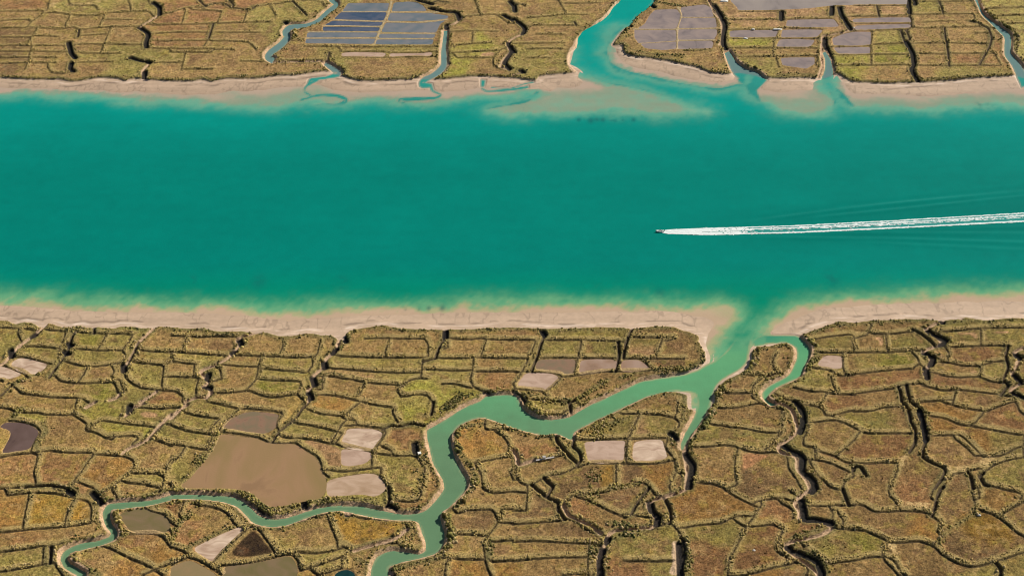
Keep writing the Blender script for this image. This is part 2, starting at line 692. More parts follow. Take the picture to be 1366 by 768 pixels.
d 0,372 140,365
d 0,440 430,437
d 160,245 380,240 400,300
k 380,245 410,330
K 420,330 470,420 485,500 470,560 520,650
k 425,245 455,320
d 170,358 380,350
d 0,525 430,520
K 490,0 495,40
d 510,18 680,10
k 690,20 720,110
d 470,122 740,115 950,115 970,140
d 720,15 900,10
B 960,0 1000,60 1100,140 1200,210 1290,270 1310,350 1280,420 1366,500
d 560,180 800,170
k 930,170 1000,185
d 560,230 800,220 1060,215
k 730,240 740,330
k 745,330 760,440 765,520
d 500,350 720,345
d 780,345 980,350 1100,350
d 500,430 740,435
d 780,430 1100,430
d 510,525 760,528 1000,525 1180,525
k 1080,230 1105,300 1090,370 1010,520
d 1130,430 1180,520
d 970,265 1090,265
w 980,0,20 1040,120,15 1130,200,20 1230,290,40 1235,380,50 1240,440,50 1300,520,60 1350,610,80 1390,680,100
d 1090,70 1366,60
d 1160,130 1366,120
d 1220,190 1366,185
v 600,630 900,620 1200,610
s 320,480 G; 290,290 g; 40,480 G; 900,380 b; 600,480 b; 900,480 r; 550,60 g; 850,60 b; 620,150 b; 300,80 m; 900,580 g; 200,580 b;
T 0 0 1
p whitepan 12.5,487 24,477 38,479 52,483 64,486 55,495 42,500 33,497 22,493
p whitepan -6,487 10,491 20,496 30,499 10,506 -6,501
p bigpond 294,578.5 311,581 328,583.5 341.5,584.5 351.5,589.5 361.5,592 391.5,592 400,596 408,603 418,608 425,616 427,628 434,636 435,645 434,655 430,663 403,668 383,672 368,676 357,674 348,667 338,657 321.5,652 300,650 278,650 241,650 241,646 253,640 265,625 283,604 291,589
p mudpan 436,641 456,636 490,631 505,633 510,642 516,652 501,662 486,658 470,659 456,660 437,662
p greyblue 465,4.5 519,4.5 516,15 457,15
p blue 455,16.5 515.5,16.5 511.5,27.5 446,25.5
p blue 444,28 511,30 508,34.5 433,33.5
p blue 431,36 506.5,37 505,41.5 431,41
p greyblue 411,43.5 503.5,43.5 501,49.5 409,50
p greyblue 409,52 501,52 497.5,58.5 407.5,57.5
p greyblue 526,4 545,2.5 556,3.5 564,8 569,14.5 523,15
p greyblue 521,17.5 575,18 598,21.5 597,24.5 580,26.5 560,28 517,27.5
p greyblue 515,30.5 560,31.5 580,29.5 594,27.5 587,31.5 581,43.5 509,42.5
p greyblue 507,45.5 580.5,46 578.5,50.5 505,50.5
p greyblue 503,52.8 578,52.8 576,59.5 500.5,59
h 522,2 518,17 512,29 506,42 499,59
d 405,62 450,62.5 500,63 577,62.5
h 457,15.7 516,15.7
h 446,26.7 511,28.7
h 433,34 508,35.2
h 411,42.4 505,42.8
h 409,50.9 502,50.9
h 522,16.2 585,16.4
h 516,28.9 550,30 580,28 597,25.7
h 508,44.3 581,44.8
h 504,51.7 578,51.7
h 846,39.2 901,39.2
h 854,57.5 901,54.8
h 908,23.2 953,23.5
h 907,38.6 956,38
h 906,54 953,53.3
m 824,3 808,22 794,33 781,42 772,51 766,62 761,71 759,80 762,90 768,96
w 395,145,6 430,141,5 450,141,6 462,134,6 450,128,5 428,127,4 412,130,3
w 400,134,3 415,129,3 406,122,3 410,114,3 425,106,4
w 520,148,8 542,142,8 533,134,5 560,132,6 580,131,5 588,127,4 577,121,3 575,114,4
w 600,151,10 640,144,9 670,139,8 700,134,7 712,128,8 718,122,5
w 642,118,3 650,122,3 680,120,3 705,116,3
w 655,117,1.5 680,118,1.5 700,112,1.5 712,110,2
w 1100,100,8 1106,112,10 1112,122,14 1120,132,20 1125,147,34
w 985,104,8 1000,112,12 1003,120,14 1004,135,24 1005,150,60
w 560,108,3 566,113,4 575,115,3
L -90,426.7 0,426.7 10,427.5 22,431.7 33,429 47,431.7 52,436 60,436 65,430 80,435 93,436.7 108,433.5 117,436.7 133,436 153,437.5 160,435 182,435.5 189,437.5 205,436.7 213,435 228,436 255,437.5 270,436.7 283,440 300,441.7 326,441 330,443 358,443.5 371,447.5 388,447.5 411,444 428,446 445,447.5 451,452 456,453 464,442 478,438 489,436 511,433.5 531,436.7 556,438.5 594,439 598,438.5 623,438.5 656,436.7 684,436 720,437.5 730,438 770,437 805,435.5 835,436.7 843,438 860,436 880,434.5 900,436 912,440.5 925,444 933,448 933,455 937,463 942,472 942,480 936,488 912,497 860,509 830,522 800,541 700,900 -90,900
L 600,900 600,540 800,541 860,526 885,522 908,523 917,526 920,545 950,540 952,522 958,514 970,505 985,498 997,490 1003,478 1001,470 1010,462 1020,461 1030,460 1042,457 1060,454 1063,449 1072,445 1090,438 1105,433 1120,428 1140,430 1163,427 1205,425 1238,425 1252,427 1282,425 1288,423 1315,427 1340,424 1366,424 1460,424 1460,900
L -90,104 0,104 25,105 50,106 80,106 93,109 108,108 130,104 158,105 165,108 180,105 205,107 228,108 260,108 270,106 282,109 300,105 340,105 370,101 395,100 425,96 440,95 456,101 475,107 500,108 520,107 550,106 554,104 590,106 610,104 640,102 684,104 700,106 715,107 720,102 740,99 760,98 770,96 760,86 760,78 762,70 770,62 772,50 780,40 795,32 810,22 820,8 828,0 830,-90 -90,-90
L 872,-90 872,0 862,12 850,20 840,33 830,42 822,52 818,60 830,60 832,70 845,75 870,78 895,82 912,86 930,90 945,96 962,98 972,99 985,96 1010,100 1018,103 1040,105 1060,104 1090,104 1100,103 1118,98 1125,103 1138,109 1180,111 1225,110 1260,108 1300,104 1345,102 1356,100 1366,103 1460,105 1460,-90
S -90,397 0,398 60,400 110,405 160,404 230,407 300,408 360,412 400,414 450,411 500,412 560,408 620,406 700,404 760,406 830,404 880,404 930,407 972,406 985,414 978,428 962,444 950,462 952,476 945,490 925,505 860,515 -90,540
S 1010,441 1020,430 1040,418 1060,408 1090,402 1130,398 1200,394 1290,390 1366,388 1460,385 1460,520 1100,500 1040,470 1016,450
S 945,540 940,520 960,500 985,490 995,470 998,458 1010,456 1040,454 1070,470 1050,520
S 890,530 900,519 925,519 930,530 925,560 900,560
S -90,118 0,124 60,125 120,128 180,133 240,136 300,138 350,141 400,138 450,136 500,135 560,135 620,131 680,129 700,126 730,122 745,100 745,60 -90,60
S 690,112 740,90 766,92 800,112 840,119 880,129 920,139 950,149 930,153 880,156 850,152 800,150 730,152 650,147 660,143 700,136 722,128
S 812,62 814,76 822,87 845,97 880,105 920,113 960,117 984,112 990,107 975,85 830,40
S 1006,105 1000,122 1010,135 1030,143 1060,150 1090,148 1108,140 1114,132 1104,122 1096,112 1090,90 1020,90
S 1112,100 1120,122 1128,134 1142,142 1180,145 1250,143 1366,140 1460,140 1460,80 1120,80
W 640,535 648,529 665,527 684,527 690,530 693,537 700,548 715,557 735,560 760,556 772,549 790,539 810,530 833,519 855,509 870,506 890,503 912,500 930,494 942,487 954,482 968,470 979,456 990,440 999,425 1003,405 1035,400 1040,412 1018,425 1008,440 1003,452 998,470 996,482 985,493 965,505 955,515 950,530 945,545 935,563 925,577 916,590 910,600 908,594 914,578 924,560 930,545 931,534 926,524 905,521 885,522 865,528 838,540 820,549 800,558 780,568 766,576 762,586 750,581 740,578 725,580 705,576 684,570 665,563 650,558 640,557 625,561 612,568 605,576 601,585 603,598 607,612 614,626 622,640 622,652 612,664 602,674 592,681 587,688 589,698 593,714 590,728 580,738 560,744 530,751 518,758 518,800 494,800 496,757 504,742 520,735 540,736 560,739 568,733 568,724 563,710 559,698 552,694 530,693.5 500,690 480,686 456,681 440,680 440,675 456,675 480,675 500,679 525,684 540,686 560,684 571,678 581,668 591,655 593,650 590,638 583,627 577,615 574,602 571,588 570,574 580,568 595,559 612,548 625,541
W 1003,456 1015,448 1040,447 1063,448 1074,456 1081,466 1079,478 1073,490 1069,500 1056,508 1040,515 1028,524 1023,532 1027,536 1035,539 1028,541 1019,533 1017,524 1025,515 1040,507 1052,500 1058,490 1063,476 1061,464 1048,457 1025,458 1008,461
W 836,-90 840,0 826,10 812,24 797,37 787,46 775,60 769,68 770,80 773,90 790,104 815,113 840,117 880,127 920,137 960,149 1000,160 1010,135 1000,125 1003,113 985,112 960,117 920,113 880,104 840,95 818,85 812,75 812,62 822,48 832,38 842,30 850,18 862,10 872,0 872,-90
"""
EXPO = 0.20
G_ = 'mauve grey pans by the far channel'; B_ = 'slate blue pans of the far block'
POND_INFO = [
 ('pond', 'dark mauve curved pond cut by the left edge of the picture', 'pond', None),
 ('pond', 'reddish brown lens-shaped pond just above the largest brown pond', 'pond', None),
 ('pond', 'dark olive pond inside the bend of the thin green creek', 'pond', None),
 ('pond', 'olive brown pond at the bottom edge, right of the pale triangular pan', 'pond', None),
 ('pond', 'tan pond at the bottom edge, below the pale triangular pan', 'pond', None),
 ('mud_pan', 'pale wedge-shaped bare pan pointing up to the thin green creek', 'mud pan', None),
 ('mud_pan', 'pale pink pan with white streaks right of the largest brown pond', 'mud pan', None),
 ('mud_pan', 'flat pink brown pan just below the pale white-streaked pan', 'mud pan', None),
 ('pond', 'almost black pond at the bottom edge left of the main creek', 'pond', None),
 ('pond', 'brown rectangular pond, leftmost of three in a row near the shore', 'pond', None),
 ('pond', 'brown pond with a paler centre, middle of three in a row', 'pond', None),
 ('pond', 'brown pond with a cut corner, rightmost of three in a row', 'pond', None),
 ('mud_pan', 'pale pink bare pan below the leftmost of the three ponds in a row', 'mud pan', None),
 ('mud_pan', 'smooth pinkish square pan with olive left edge inside the creek fork', 'mud pan', None),
 ('mud_pan', 'whitish cracked square pan right of the smooth pinkish one in the creek fork', 'mud pan', None),
 ('mud_pan', 'small pink pan right of the narrow side creek loop', 'mud pan', None),
 ('mud_pan', 'left one of two long thin pink pans under the slate blue block', 'mud pan', None),
 ('mud_pan', 'right one of two long thin pink pans under the slate blue block', 'mud pan', None),
 ('salt_pan', 'mauve grey pan with slanted left side nearest the branch channel', 'salt pan', G_),
 ('salt_pan', 'mauve pan below the slanted one, left column beside the branch channel', 'salt pan', G_),
 ('salt_pan', 'narrow grey pan at the lower end of the left column by the branch channel', 'salt pan', G_),
 ('salt_pan', 'pale grey uppermost pan against the dark winding ditch', 'salt pan', G_),
 ('salt_pan', 'darker mauve pan, second from the top against the dark winding ditch', 'salt pan', G_),
 ('salt_pan', 'pinkish grey pan, third from the top against the dark winding ditch', 'salt pan', G_),
 ('salt_pan', 'pale pan, lowest one against the dark winding ditch', 'salt pan', G_),
 ('salt_pan', 'very wide pale grey pan running along the top edge of the picture', 'salt pan', None),
 ('salt_pan', 'violet pan between two white salt heaps above a bright green plot', 'salt pan', G_),
 ('salt_pan', 'mauve pan just under the strip of straw below the wide grey pan', 'salt pan', G_),
 ('salt_pan', 'pinkish violet pan right of the longest white salt heap', 'salt pan', G_),
 ('salt_pan', 'grey mauve pan with a dark smear, beneath the pinkish violet pan', 'salt pan', G_),
 ('salt_pan', 'grey pan set alone nearest the mudflat between two creeks', 'salt pan', G_),
 ('salt_pan', 'mauve pan with a slanted top, right of the short blue creek', 'salt pan', G_),
 ('salt_pan', 'bluish grey pan below the slanted-top mauve one', 'salt pan', G_),
 ('salt_pan', 'upper one of two long narrow grey pans under the wide pale pan', 'salt pan', G_),
 ('salt_pan', 'lower one of two long narrow pans, more mauve than the upper', 'salt pan', G_),
 ('mud_pan', 'larger one of two pale pink pans close to the left edge', 'mud pan', None),
 ('mud_pan', 'smaller pale pink pan cut by the left edge of the picture', 'mud pan', None),
 ('pond', 'largest brown pond, broad and irregular, above the thin green creek', 'pond', None),
 ('mud_pan', 'tan mudbank tongue joined to the right side of the largest brown pond', 'mud pan', None),
 ('salt_pan', 'grey blue top left pan of the slate blue block', 'salt pan', B_),
 ('salt_pan', 'dark blue pan, second from top in the left column of the slate block', 'salt pan', B_),
 ('salt_pan', 'dark violet blue thin pan, third from top in the left column', 'salt pan', B_),
 ('salt_pan', 'thin slate blue pan, fourth from top in the left column of the block', 'salt pan', B_),
 ('salt_pan', 'grey mauve wide pan, second from bottom in the left column of the block', 'salt pan', B_),
 ('salt_pan', 'grey mauve pan at the bottom of the left column of the block', 'salt pan', B_),
 ('salt_pan', 'turquoise-tipped top pan in the right column of the slate blue block', 'salt pan', B_),
 ('salt_pan', 'slate pan reaching furthest right, second in the right column of the block', 'salt pan', B_),
 ('salt_pan', 'widest slate grey pan, third in the right column of the block', 'salt pan', B_),
 ('salt_pan', 'thin grey pan, fourth in the right column of the slate blue block', 'salt pan', B_),
 ('salt_pan', 'pale grey pan at the bottom of the right column of the block', 'salt pan', B_),
]
import bpy, bmesh, math, random
import numpy as np
from collections import deque
random.seed(7); RS = np.random.RandomState(11)
scene = bpy.context.scene
COL = scene.collection
# ------------------------------------------------------------------ camera
H = 720.0; PITCH = math.radians(36.0); HFOV = math.radians(34.1)
cam = bpy.data.cameras.new('camera'); cam.angle = HFOV; cam.clip_start = 5; cam.clip_end = 60000
co = bpy.data.objects.new('camera', cam); COL.objects.link(co)
co.location = (0, 0, H); co.rotation_euler = (math.pi/2 - PITCH, 0, 0)
scene.camera = co
F = 683.0/math.tan(HFOV/2); CP, SP = math.cos(PITCH), math.sin(PITCH)
def ground(p, z=0.0):
    """survey point (col,row of the aerial survey) to metres on the plane z"""
    p = np.asarray(p, float).reshape(-1, 2)
    u = p[:, 0] - 683; v = 384 - p[:, 1]
    dz = -F*SP + v*CP; dy = F*CP + v*SP
    t = (H - z)/(-dz)
    return np.stack([u*t, dy*t], 1)
def smooth(P, closed=False, step=1.6):
    P = np.asarray(P, float)
    if len(P) < 2: return P
    if len(P) == 2 and not closed:
        n = max(2, int(np.hypot(*(P[1]-P[0]))/step)); t = np.linspace(0, 1, n)[:, None]
        return P[0]*(1-t)+P[1]*t
    Q = np.vstack([P[-1:], P, P[:2]]) if closed else np.vstack([2*P[0]-P[1], P, 2*P[-1]-P[-2]])
    out = []
    for i in range(1, len(Q)-2):
        a, b, c, d = Q[i-1], Q[i], Q[i+1], Q[i+2]
        L = np.hypot(*(c-b)); n = max(1, int(L/step)); t = (np.arange(n)/n)[:, None]
        m1 = (c-a)*0.42; m2 = (d-b)*0.42
        lim = L*0.9
        for m in (m1, m2):
            q = np.hypot(*m)
            if q > lim: m *= lim/q
        out.append((2*t**3-3*t**2+1)*b + (t**3-2*t**2+t)*m1 + (-2*t**3+3*t**2)*c + (t**3-t**2)*m2)
    if not closed: out.append(P[-1:])
    return np.vstack(out)
def soften(P, it=3):
    out = []
    for a, b in zip(P, np.roll(P, -1, 0)):
        n = max(1, int(np.hypot(*(b-a))/1.2)); t = (np.arange(n)/n)[:, None]; out.append(a*(1-t)+b*t)
    Q = np.vstack(out)
    for _ in range(it): Q = (np.roll(Q, 1, 0)+2*Q+np.roll(Q, -1, 0))/4
    return Q
# ------------------------------------------------------------------ survey
ZL = 1.6
lines = {k: [] for k in 'dckKvBymh'}; ponds = []; seeds = []; patches = []; land = []; sand = []; deepW = []; creekW = []
ox = oy = 0; sc = 5.991
for ln in SURVEY.strip().splitlines():
    w = ln.split()
    if not w: continue
    if w[0] == 'T':
        ox, oy = float(w[1]), float(w[2]); sc = 1366/228 if len(w) < 4 else float(w[3]); continue
    def pts(ws): return [[float(a) for a in q.split(',')] for q in ws]
    if w[0] == 's':
        for q in ln[2:].split(';'):
            q = q.split()
            if len(q) == 2:
                a, b = q[0].split(','); seeds.append((float(a)/sc+ox, float(b)/sc+oy, q[1]))
    elif w[0] == 'w':
        q = np.array(pts(w[1:])); c = q[:, :2]/sc + (ox, oy); r = q[:, 2]/sc/2
        c = smooth(c, step=1.5); tt = np.linspace(0, 1, len(c)); r = np.interp(tt, np.linspace(0, 1, len(r)), r)
        d = np.gradient(c, axis=0); d /= np.maximum(np.hypot(d[:, 0], d[:, 1]), 1e-6)[:, None]
        nrm = np.stack([-d[:, 1], d[:, 0]], 1)
        creekW.append(ground(np.vstack([c+nrm*r[:, None], (c-nrm*r[:, None])[::-1]])))
    else:
        k = w[0]; typ = None
        if k == 'p': typ = w[1]; w = w[1:]
        q = np.array(pts(w[1:]))/sc + (ox, oy)
        if k == 'p':
            g = ground(q, 1.3)
            (patches if typ in ('mudpatch', 'browngrass', 'redearth', 'darkpan') else ponds).append((typ, soften(g, 3) if typ in ('bluepan', 'greypan', 'greyblue', 'blue', 'pinkpan', 'mudpatch') else soften(g, 8), q))
        elif k == 'L': land.append(smooth(ground(q, 1.0), True, 3.0))
        elif k == 'S': sand.append(smooth(ground(q), True, 4.0))
        elif k == 'W': creekW.append(smooth(ground(q), True, 2.0))
        else: lines[k].append(smooth(ground(q, ZL), step=1.2))
# loose dyke ends run on to the nearest other bank or ditch
allp = [(k, n_, P) for k in 'dkcKvB' for n_, P in enumerate(lines[k])]
cat_ = np.vstack([P for _, _, P in allp]); own = np.concatenate([np.full(len(P), q) for q, (_, _, P) in enumerate(allp)])
for q, (k, n_, P) in enumerate(allp):
    if k not in 'dk' or len(P) < 3: continue
    P = lines[k][n_]
    for end in (0, 1):
        e_ = P[-1] if end else P[0]; t_ = (P[-1]-P[-3]) if end else (P[0]-P[2]); t_ = t_/max(np.hypot(*t_), 1e-6)
        dv_ = cat_-e_; dq_ = np.hypot(dv_[:, 0], dv_[:, 1]); al = dv_@t_
        ok_ = (own != q) & (dq_ < 11) & (al > .25*dq_)
        if (dq_[own != q] < 1.6).any() or not ok_.any(): continue
        j_ = np.where(ok_, dq_*(2-al/np.maximum(dq_, 1e-6)), 1e9).argmin()
        ex = smooth(np.array([e_, cat_[j_]]), step=1.2)
        P = np.vstack([P, ex[1:]]) if end else np.vstack([ex[1:][::-1], P])
    lines[k][n_] = P
# ------------------------------------------------------------------ noise
def vnoise(x, y, seed):
    xi = np.floor(x).astype(np.int64); yi = np.floor(y).astype(np.int64); fx = x-xi; fy = y-yi
    fx = fx*fx*(3-2*fx); fy = fy*fy*(3-2*fy)
    tab = np.random.RandomState(seed).rand(65536).astype(np.float32)
    h = lambda a, b: tab[((a*73856093) ^ (b*19349663)) & 65535]
    return (h(xi, yi)*(1-fx)+h(xi+1, yi)*fx)*(1-fy) + (h(xi, yi+1)*(1-fx)+h(xi+1, yi+1)*fx)*fy
def fbm(x, y, s, o=3, seed=1):
    r = 0; a = 0.5; t = 0
    for i in range(o):
        r = r + a*vnoise(x/s + 17.3*i, y/s - 9.1*i, seed+i); t += a; a *= .55; s *= .47
    return r/t
def ss(e0, e1, x):
    t = np.clip((x-e0)/(e1-e0), 0, 1); return t*t*(3-2*t)
# ------------------------------------------------------------------ fan-shaped survey grid
Y0, Y1 = 628.0, 1545.0
ys = [Y0]
while ys[-1] < Y1: ys.append(ys[-1] + 0.62*(ys[-1]/700.0)**1.0*0.98)
ys = np.array(ys); NY = len(ys)
NX = 1420
tx = np.linspace(-1, 1, NX)
def halfw(y): return 0.3067*np.sqrt(y*y+H*H)*1.005 + 42
hw = halfw(ys)
X = (tx[None, :]*hw[:, None]); Y = np.repeat(ys[:, None], NX, 1)
print('grid', NY, NX)
def window(xmin, xmax, ymin, ymax, R):
    j0 = np.searchsorted(ys, ymin-R); j1 = np.searchsorted(ys, ymax+R)
    if j1 <= j0: return None
    h = hw[j1-1]; h0 = hw[j0]
    f = lambda v, hh: (v/hh+1)/2*(NX-1)
    i0 = int(max(0, min(f(xmin-R, h), f(xmin-R, h0)))); i1 = int(min(NX, max(f(xmax+R, h), f(xmax+R, h0))+2))
    if i1 <= i0: return None
    return j0, j1, i0, i1
def dist_lines(PL, R, closed=False, step=3):
    D = np.full((NY, NX), R, np.float32)
    for P in PL:
        if closed: P = np.vstack([P, P[:1]])
        for k in range(0, len(P)-1, step):
            q = P[k:k+step+1]
            wd = window(q[:, 0].min(), q[:, 0].max(), q[:, 1].min(), q[:, 1].max(), R)
            if wd is None: continue
            j0, j1, i0, i1 = wd
            xx = X[j0:j1, i0:i1]; yy = Y[j0:j1, i0:i1]; S = D[j0:j1, i0:i1]
            for m in range(len(q)-1):
                a = q[m]; b = q[m+1]; e = b-a; L2 = max(e@e, 1e-9)
                t = np.clip(((xx-a[0])*e[0]+(yy-a[1])*e[1])/L2, 0, 1)
                np.minimum(S, np.hypot(xx-a[0]-t*e[0], yy-a[1]-t*e[1]), out=S)
    return D
def inside(P):
    M = np.zeros((NY, NX), bool)
    a = P; b = np.roll(P, -1, 0)
    for j in range(max(0, np.searchsorted(ys, P[:, 1].min())-1), min(NY, np.searchsorted(ys, P[:, 1].max())+1)):
        y = ys[j]; c = (a[:, 1] > y) != (b[:, 1] > y)
        if not c.any(): continue
        xs = np.sort(a[c, 0]+(y-a[c, 1])/(b[c, 1]-a[c, 1])*(b[c, 0]-a[c, 0]))
        ix = np.searchsorted(X[j], xs)
        for k in range(0, len(ix)-1, 2): M[j, ix[k]:ix[k+1]] = True
    return M
def signed(PL, R, step=3):
    M = np.zeros((NY, NX), bool)
    for P in PL: M |= inside(P)
    # distance only from boundary points that are not inside another polygon
    D = dist_lines(PL, R, True, step)
    return np.where(M, D, -D), M
sL, mL = signed(land, 9.0)
# sand union: distances as max of signed
sS = np.full((NY, NX), -45.0, np.float32)
for P in sand:
    s_, _ = signed([P], 45.0, 6); sS = np.maximum(sS, s_)
sL1 = np.full((NY, NX), -9.0, np.float32)
for P in land:
    s_, _ = signed([P], 9.0); sL1 = np.maximum(sL1, s_)
sL = sL1; mL = sL > 0
sW = np.full((NY, NX), -9.0, np.float32)
for P in creekW:
    s_, _ = signed([P], 9.0); sW = np.maximum(sW, s_)
def off(PL, dx, dy): return [P+np.array([dx, dy]) for P in PL]
R4 = 5.0
wob = (fbm(X, Y, 5, 2, 5)-.5)*1.5; wob2 = (fbm(X, Y, 2.2, 2, 9)-.5)*1.0
d_crest = dist_lines(off(lines['d'], 1.25, 2.6), R4) + wob*.5
d_foot = dist_lines(lines['d'], 9.0)
d_k = dist_lines(lines['k'], R4); d_K = dist_lines(lines['K'], 6.0)
d_c = dist_lines(lines['c'], R4); d_v = dist_lines(lines['v'], R4); d_B = dist_lines(off(lines['B'], 1.6, .9), 6.0)
d_y = dist_lines(lines['y'], 6.0); d_m = dist_lines(lines['m'], 4.0); d_h = dist_lines(lines['h'], 4.0)
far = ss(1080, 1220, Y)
pf = np.full((NY, NX), -6.0, np.float32)
for t_, P, q in ponds:
    s_, _ = signed([P], 6.0); pf = np.maximum(pf, s_)
# ------------------------------------------------------------------ plots (flood from survey seeds, dykes are the walls)
st = 3
bar = ((d_foot < 1.15) | (d_crest < 1.0) | (d_k < 1.2) | (d_K < 1.5) | (d_c < 1.5) | (sW > -1) | (sL < .5))[::st, ::st]
gy, gx = bar.shape; lab = np.full((gy, gx), -1, np.int32)
cols_seed = []; dq = deque()
for sx, sy, c in seeds:
    g = ground([sx, sy], ZL)[0]; j = np.searchsorted(ys, g[1])//st
    if not (0 <= j < gy): continue
    i = int((g[0]/hw[min(NY-1, j*st)]+1)/2*(NX-1))//st
    if 0 <= i < gx: lab[j, i] = len(cols_seed); cols_seed.append(c); dq.append((j, i))
def flood(dq, maxd=None):
    while dq:
        j, i = dq.popleft(); l = lab[j, i]
        for a, b in ((j+1, i), (j-1, i), (j, i+1), (j, i-1)):
            if 0 <= a < gy and 0 <= b < gx and lab[a, b] < 0 and not bar[a, b]:
                lab[a, b] = l; dq.append((a, b))
flood(dq)
for j in range(0, gy, 2):
    for i in range(0, gx, 2):
        if lab[j, i] < 0 and not bar[j, i]:
            lab[j, i] = len(cols_seed); cols_seed.append(random.choice('bbbbbgggrb' if j < gy*.45 else 'bbbbbg')); flood(deque([(j, i)]))
PAL = {'g': (.33, .325, .12), 'G': (.32, .345, .085), 'b': (.365, .27, .14), 'o': (.40, .25, .095), 'O': (.41, .275, .065),
       'r': (.355, .215, .12), 'n': (.25, .18, .11), 'm': (.50, .35, .22), 'y': (.52, .40, .16)}

base = np.array([PAL[c] for c in cols_seed], np.float32)
str_ = np.array([{'g': .75, 'G': .95}.get(c, .85) for c in cols_seed], np.float32)
vr = RS.rand(len(base)); base *= (0.86+.28*vr)[:, None]
zr = (RS.rand(len(base))-.5)*.3
lab2 = lab.copy()
for _ in range(3):      # grow into the walls
    for a, b in ((1, 0), (-1, 0), (0, 1), (0, -1)):
        sh = np.roll(lab2, (a, b), (0, 1)); lab2 = np.where(lab2 < 0, sh, lab2)
C0 = base[np.maximum(lab2, 0)]; S0 = str_[np.maximum(lab2, 0)]; Z0 = zr[np.maximum(lab2, 0)]
C0[lab2 < 0] = (.33, .26, .11)
Cc = C0.copy(); Zc = Z0.copy()
for _ in range(2):
    for A in (0, 1):
        Cc = (Cc + np.roll(Cc, 1, A) + np.roll(Cc, -1, A))/3; Zc = (Zc+np.roll(Zc, 1, A)+np.roll(Zc, -1, A))/3
def up(A):
    jj = np.linspace(0, NY-1, NY)/st; ii = np.arange(NX)/st
    j0 = np.clip(jj.astype(int), 0, gy-2); i0 = np.clip(ii.astype(int), 0, gx-2)
    fj = np.clip(jj-j0, 0, 1); fi = np.clip(ii-i0, 0, 1)
    if A.ndim == 3: fj = fj[:, None, None]; fi = fi[None, :, None]
    else: fj = fj[:, None]; fi = fi[None, :]
    g = lambda a, b: A[a][:, b]
    return (g(j0, i0)*(1-fj)+g(j0+1, i0)*fj)*(1-fi)+(g(j0, i0+1)*(1-fj)+g(j0+1, i0+1)*fj)*fi
COLR = up(Cc).astype(np.float32); ZP = up(Zc)
rt = ss(-60, 120, X)*1.0; so = ss(1000, 960, Y)
NEUT = (np.array((.345, .285, .125), np.float32)*(1-rt*so)[..., None]+np.array((.33, .245, .12), np.float32)*(rt*so)[..., None])
inner = ss(1.5, 6.5, np.minimum(d_foot, 99)+wob*1.5)
blob = ss(.16, .56, fbm(X, Y, 13, 5, 131))*up(S0)*(.5+.5*inner); COLR = COLR*(.35+.65*blob)[..., None] + NEUT*(.65-.65*blob)[..., None]
COLR *= (.95-.25*rt*so)[..., None]
pp = (ss(.56, .72, fbm(X, Y, 9, 5, 141))*.60*(.3+.7*inner))[..., None]; COLR = COLR*(1-pp)+np.array((.235, .155, .10), np.float32)*pp
pp = (ss(.58, .70, fbm(X, Y, 7, 4, 147))*.40)[..., None]; COLR = COLR*(1-pp)+np.array((.34, .32, .09), np.float32)*pp
pp = (ss(.62, .74, fbm(X, Y, 5, 4, 151))*.45)[..., None]; COLR = COLR*(1-pp)+np.array((.50, .39, .21), np.float32)*pp
# ------------------------------------------------------------------ heights
n1 = fbm(X, Y, 1.3, 2, 21); n2 = fbm(X, Y, 9, 3, 31); n3 = fbm(X, Y, 40, 3, 41); n4 = fbm(X, Y, 3.2, 3, 51)
rnd = RS.rand(NY, NX).astype(np.float32)
zl = 1.45 + ZP + (n2-.5)*.25 + (n1-.5)*.34 + (rnd-.5)*.10
hh = .55 + 1.1*fbm(X, Y, 14, 2, 61)
def bump(d, w): return np.exp(-(np.maximum(d, 0)/w)**2)
dyke = bump(d_crest+wob2*.4+.35*far, 2.0)*(1-.35*far)*(.55+.75*fbm(X, Y, 8, 2, 63))*1.05
rough = (n1-.5)*.9 + (rnd-.5)*.35
zl += dyke*(.85*hh + rough*.8)
zl -= (.75-.3*far)*bump(d_foot + wob2*.35, .8)
veg = bump(d_v+wob*.6, 2.0); vegB = bump(d_B+wob*.4, 2.2)
zl += veg*(.55+rough*1.1) + vegB*(2.1+rough*1.6)
yb = ss(3.8, 1.8, d_y+wob); zl += yb*(.3+rough)
# banks of ditches are a little raised and bushy
ed = np.minimum(np.minimum(d_k, d_K-1.0), np.minimum(d_c-.3, np.maximum(-sW-1.0, 0)))
lip = bump(ed-2.3, 1.3); zl += lip*(.35+rough*.9)
d_K2 = dist_lines(off(lines['K'], 4.2, 2.6), 6.0); bK = bump(d_K2+wob*.4, 1.9); zl += bK*(.9+rough*1.2)
d_k2 = dist_lines(off(lines['k'], 2.3, 1.6), 5.0); zl += bump(d_k2+wob*.3, 1.4)*(.5+rough*.7)*(1-.6*far)
shore = bump(sL-2.6+wob, 2.4); zl += shore*(.3+rough)
# earth patches
pm = np.zeros((NY, NX), np.float32)
PC = {'mudpatch': (.50, .35, .23), 'browngrass': (.37, .26, .16), 'redearth': (.42, .25, .15), 'darkpan': (.05, .035, .025)}
for t_, P, q in patches:
    s_, M = signed([P], 3.0); a = ss(-.8, .8, s_ + wob)
    zl = zl*(1-a*.75)+(1.35)*a*.75
    a = a[..., None]; c = np.array(PC[t_], np.float32)
    if t_ == 'darkpan': c = c[None, None]*(1+1.2*ss(.5, .8, n2)[..., None])
    COLR = COLR*(1-a)+c*a
# ponds sunk below their own surface
zl = np.where(pf > -1.6, np.minimum(zl, 1.30-.5*ss(-.9, .6, pf+wob2*.35)+.9*ss(-.5, -1.9, pf)+dyke*.6), zl)
hb = bump(d_h, .9); zl = np.maximum(zl*(1-hb)+1.45*hb, zl)
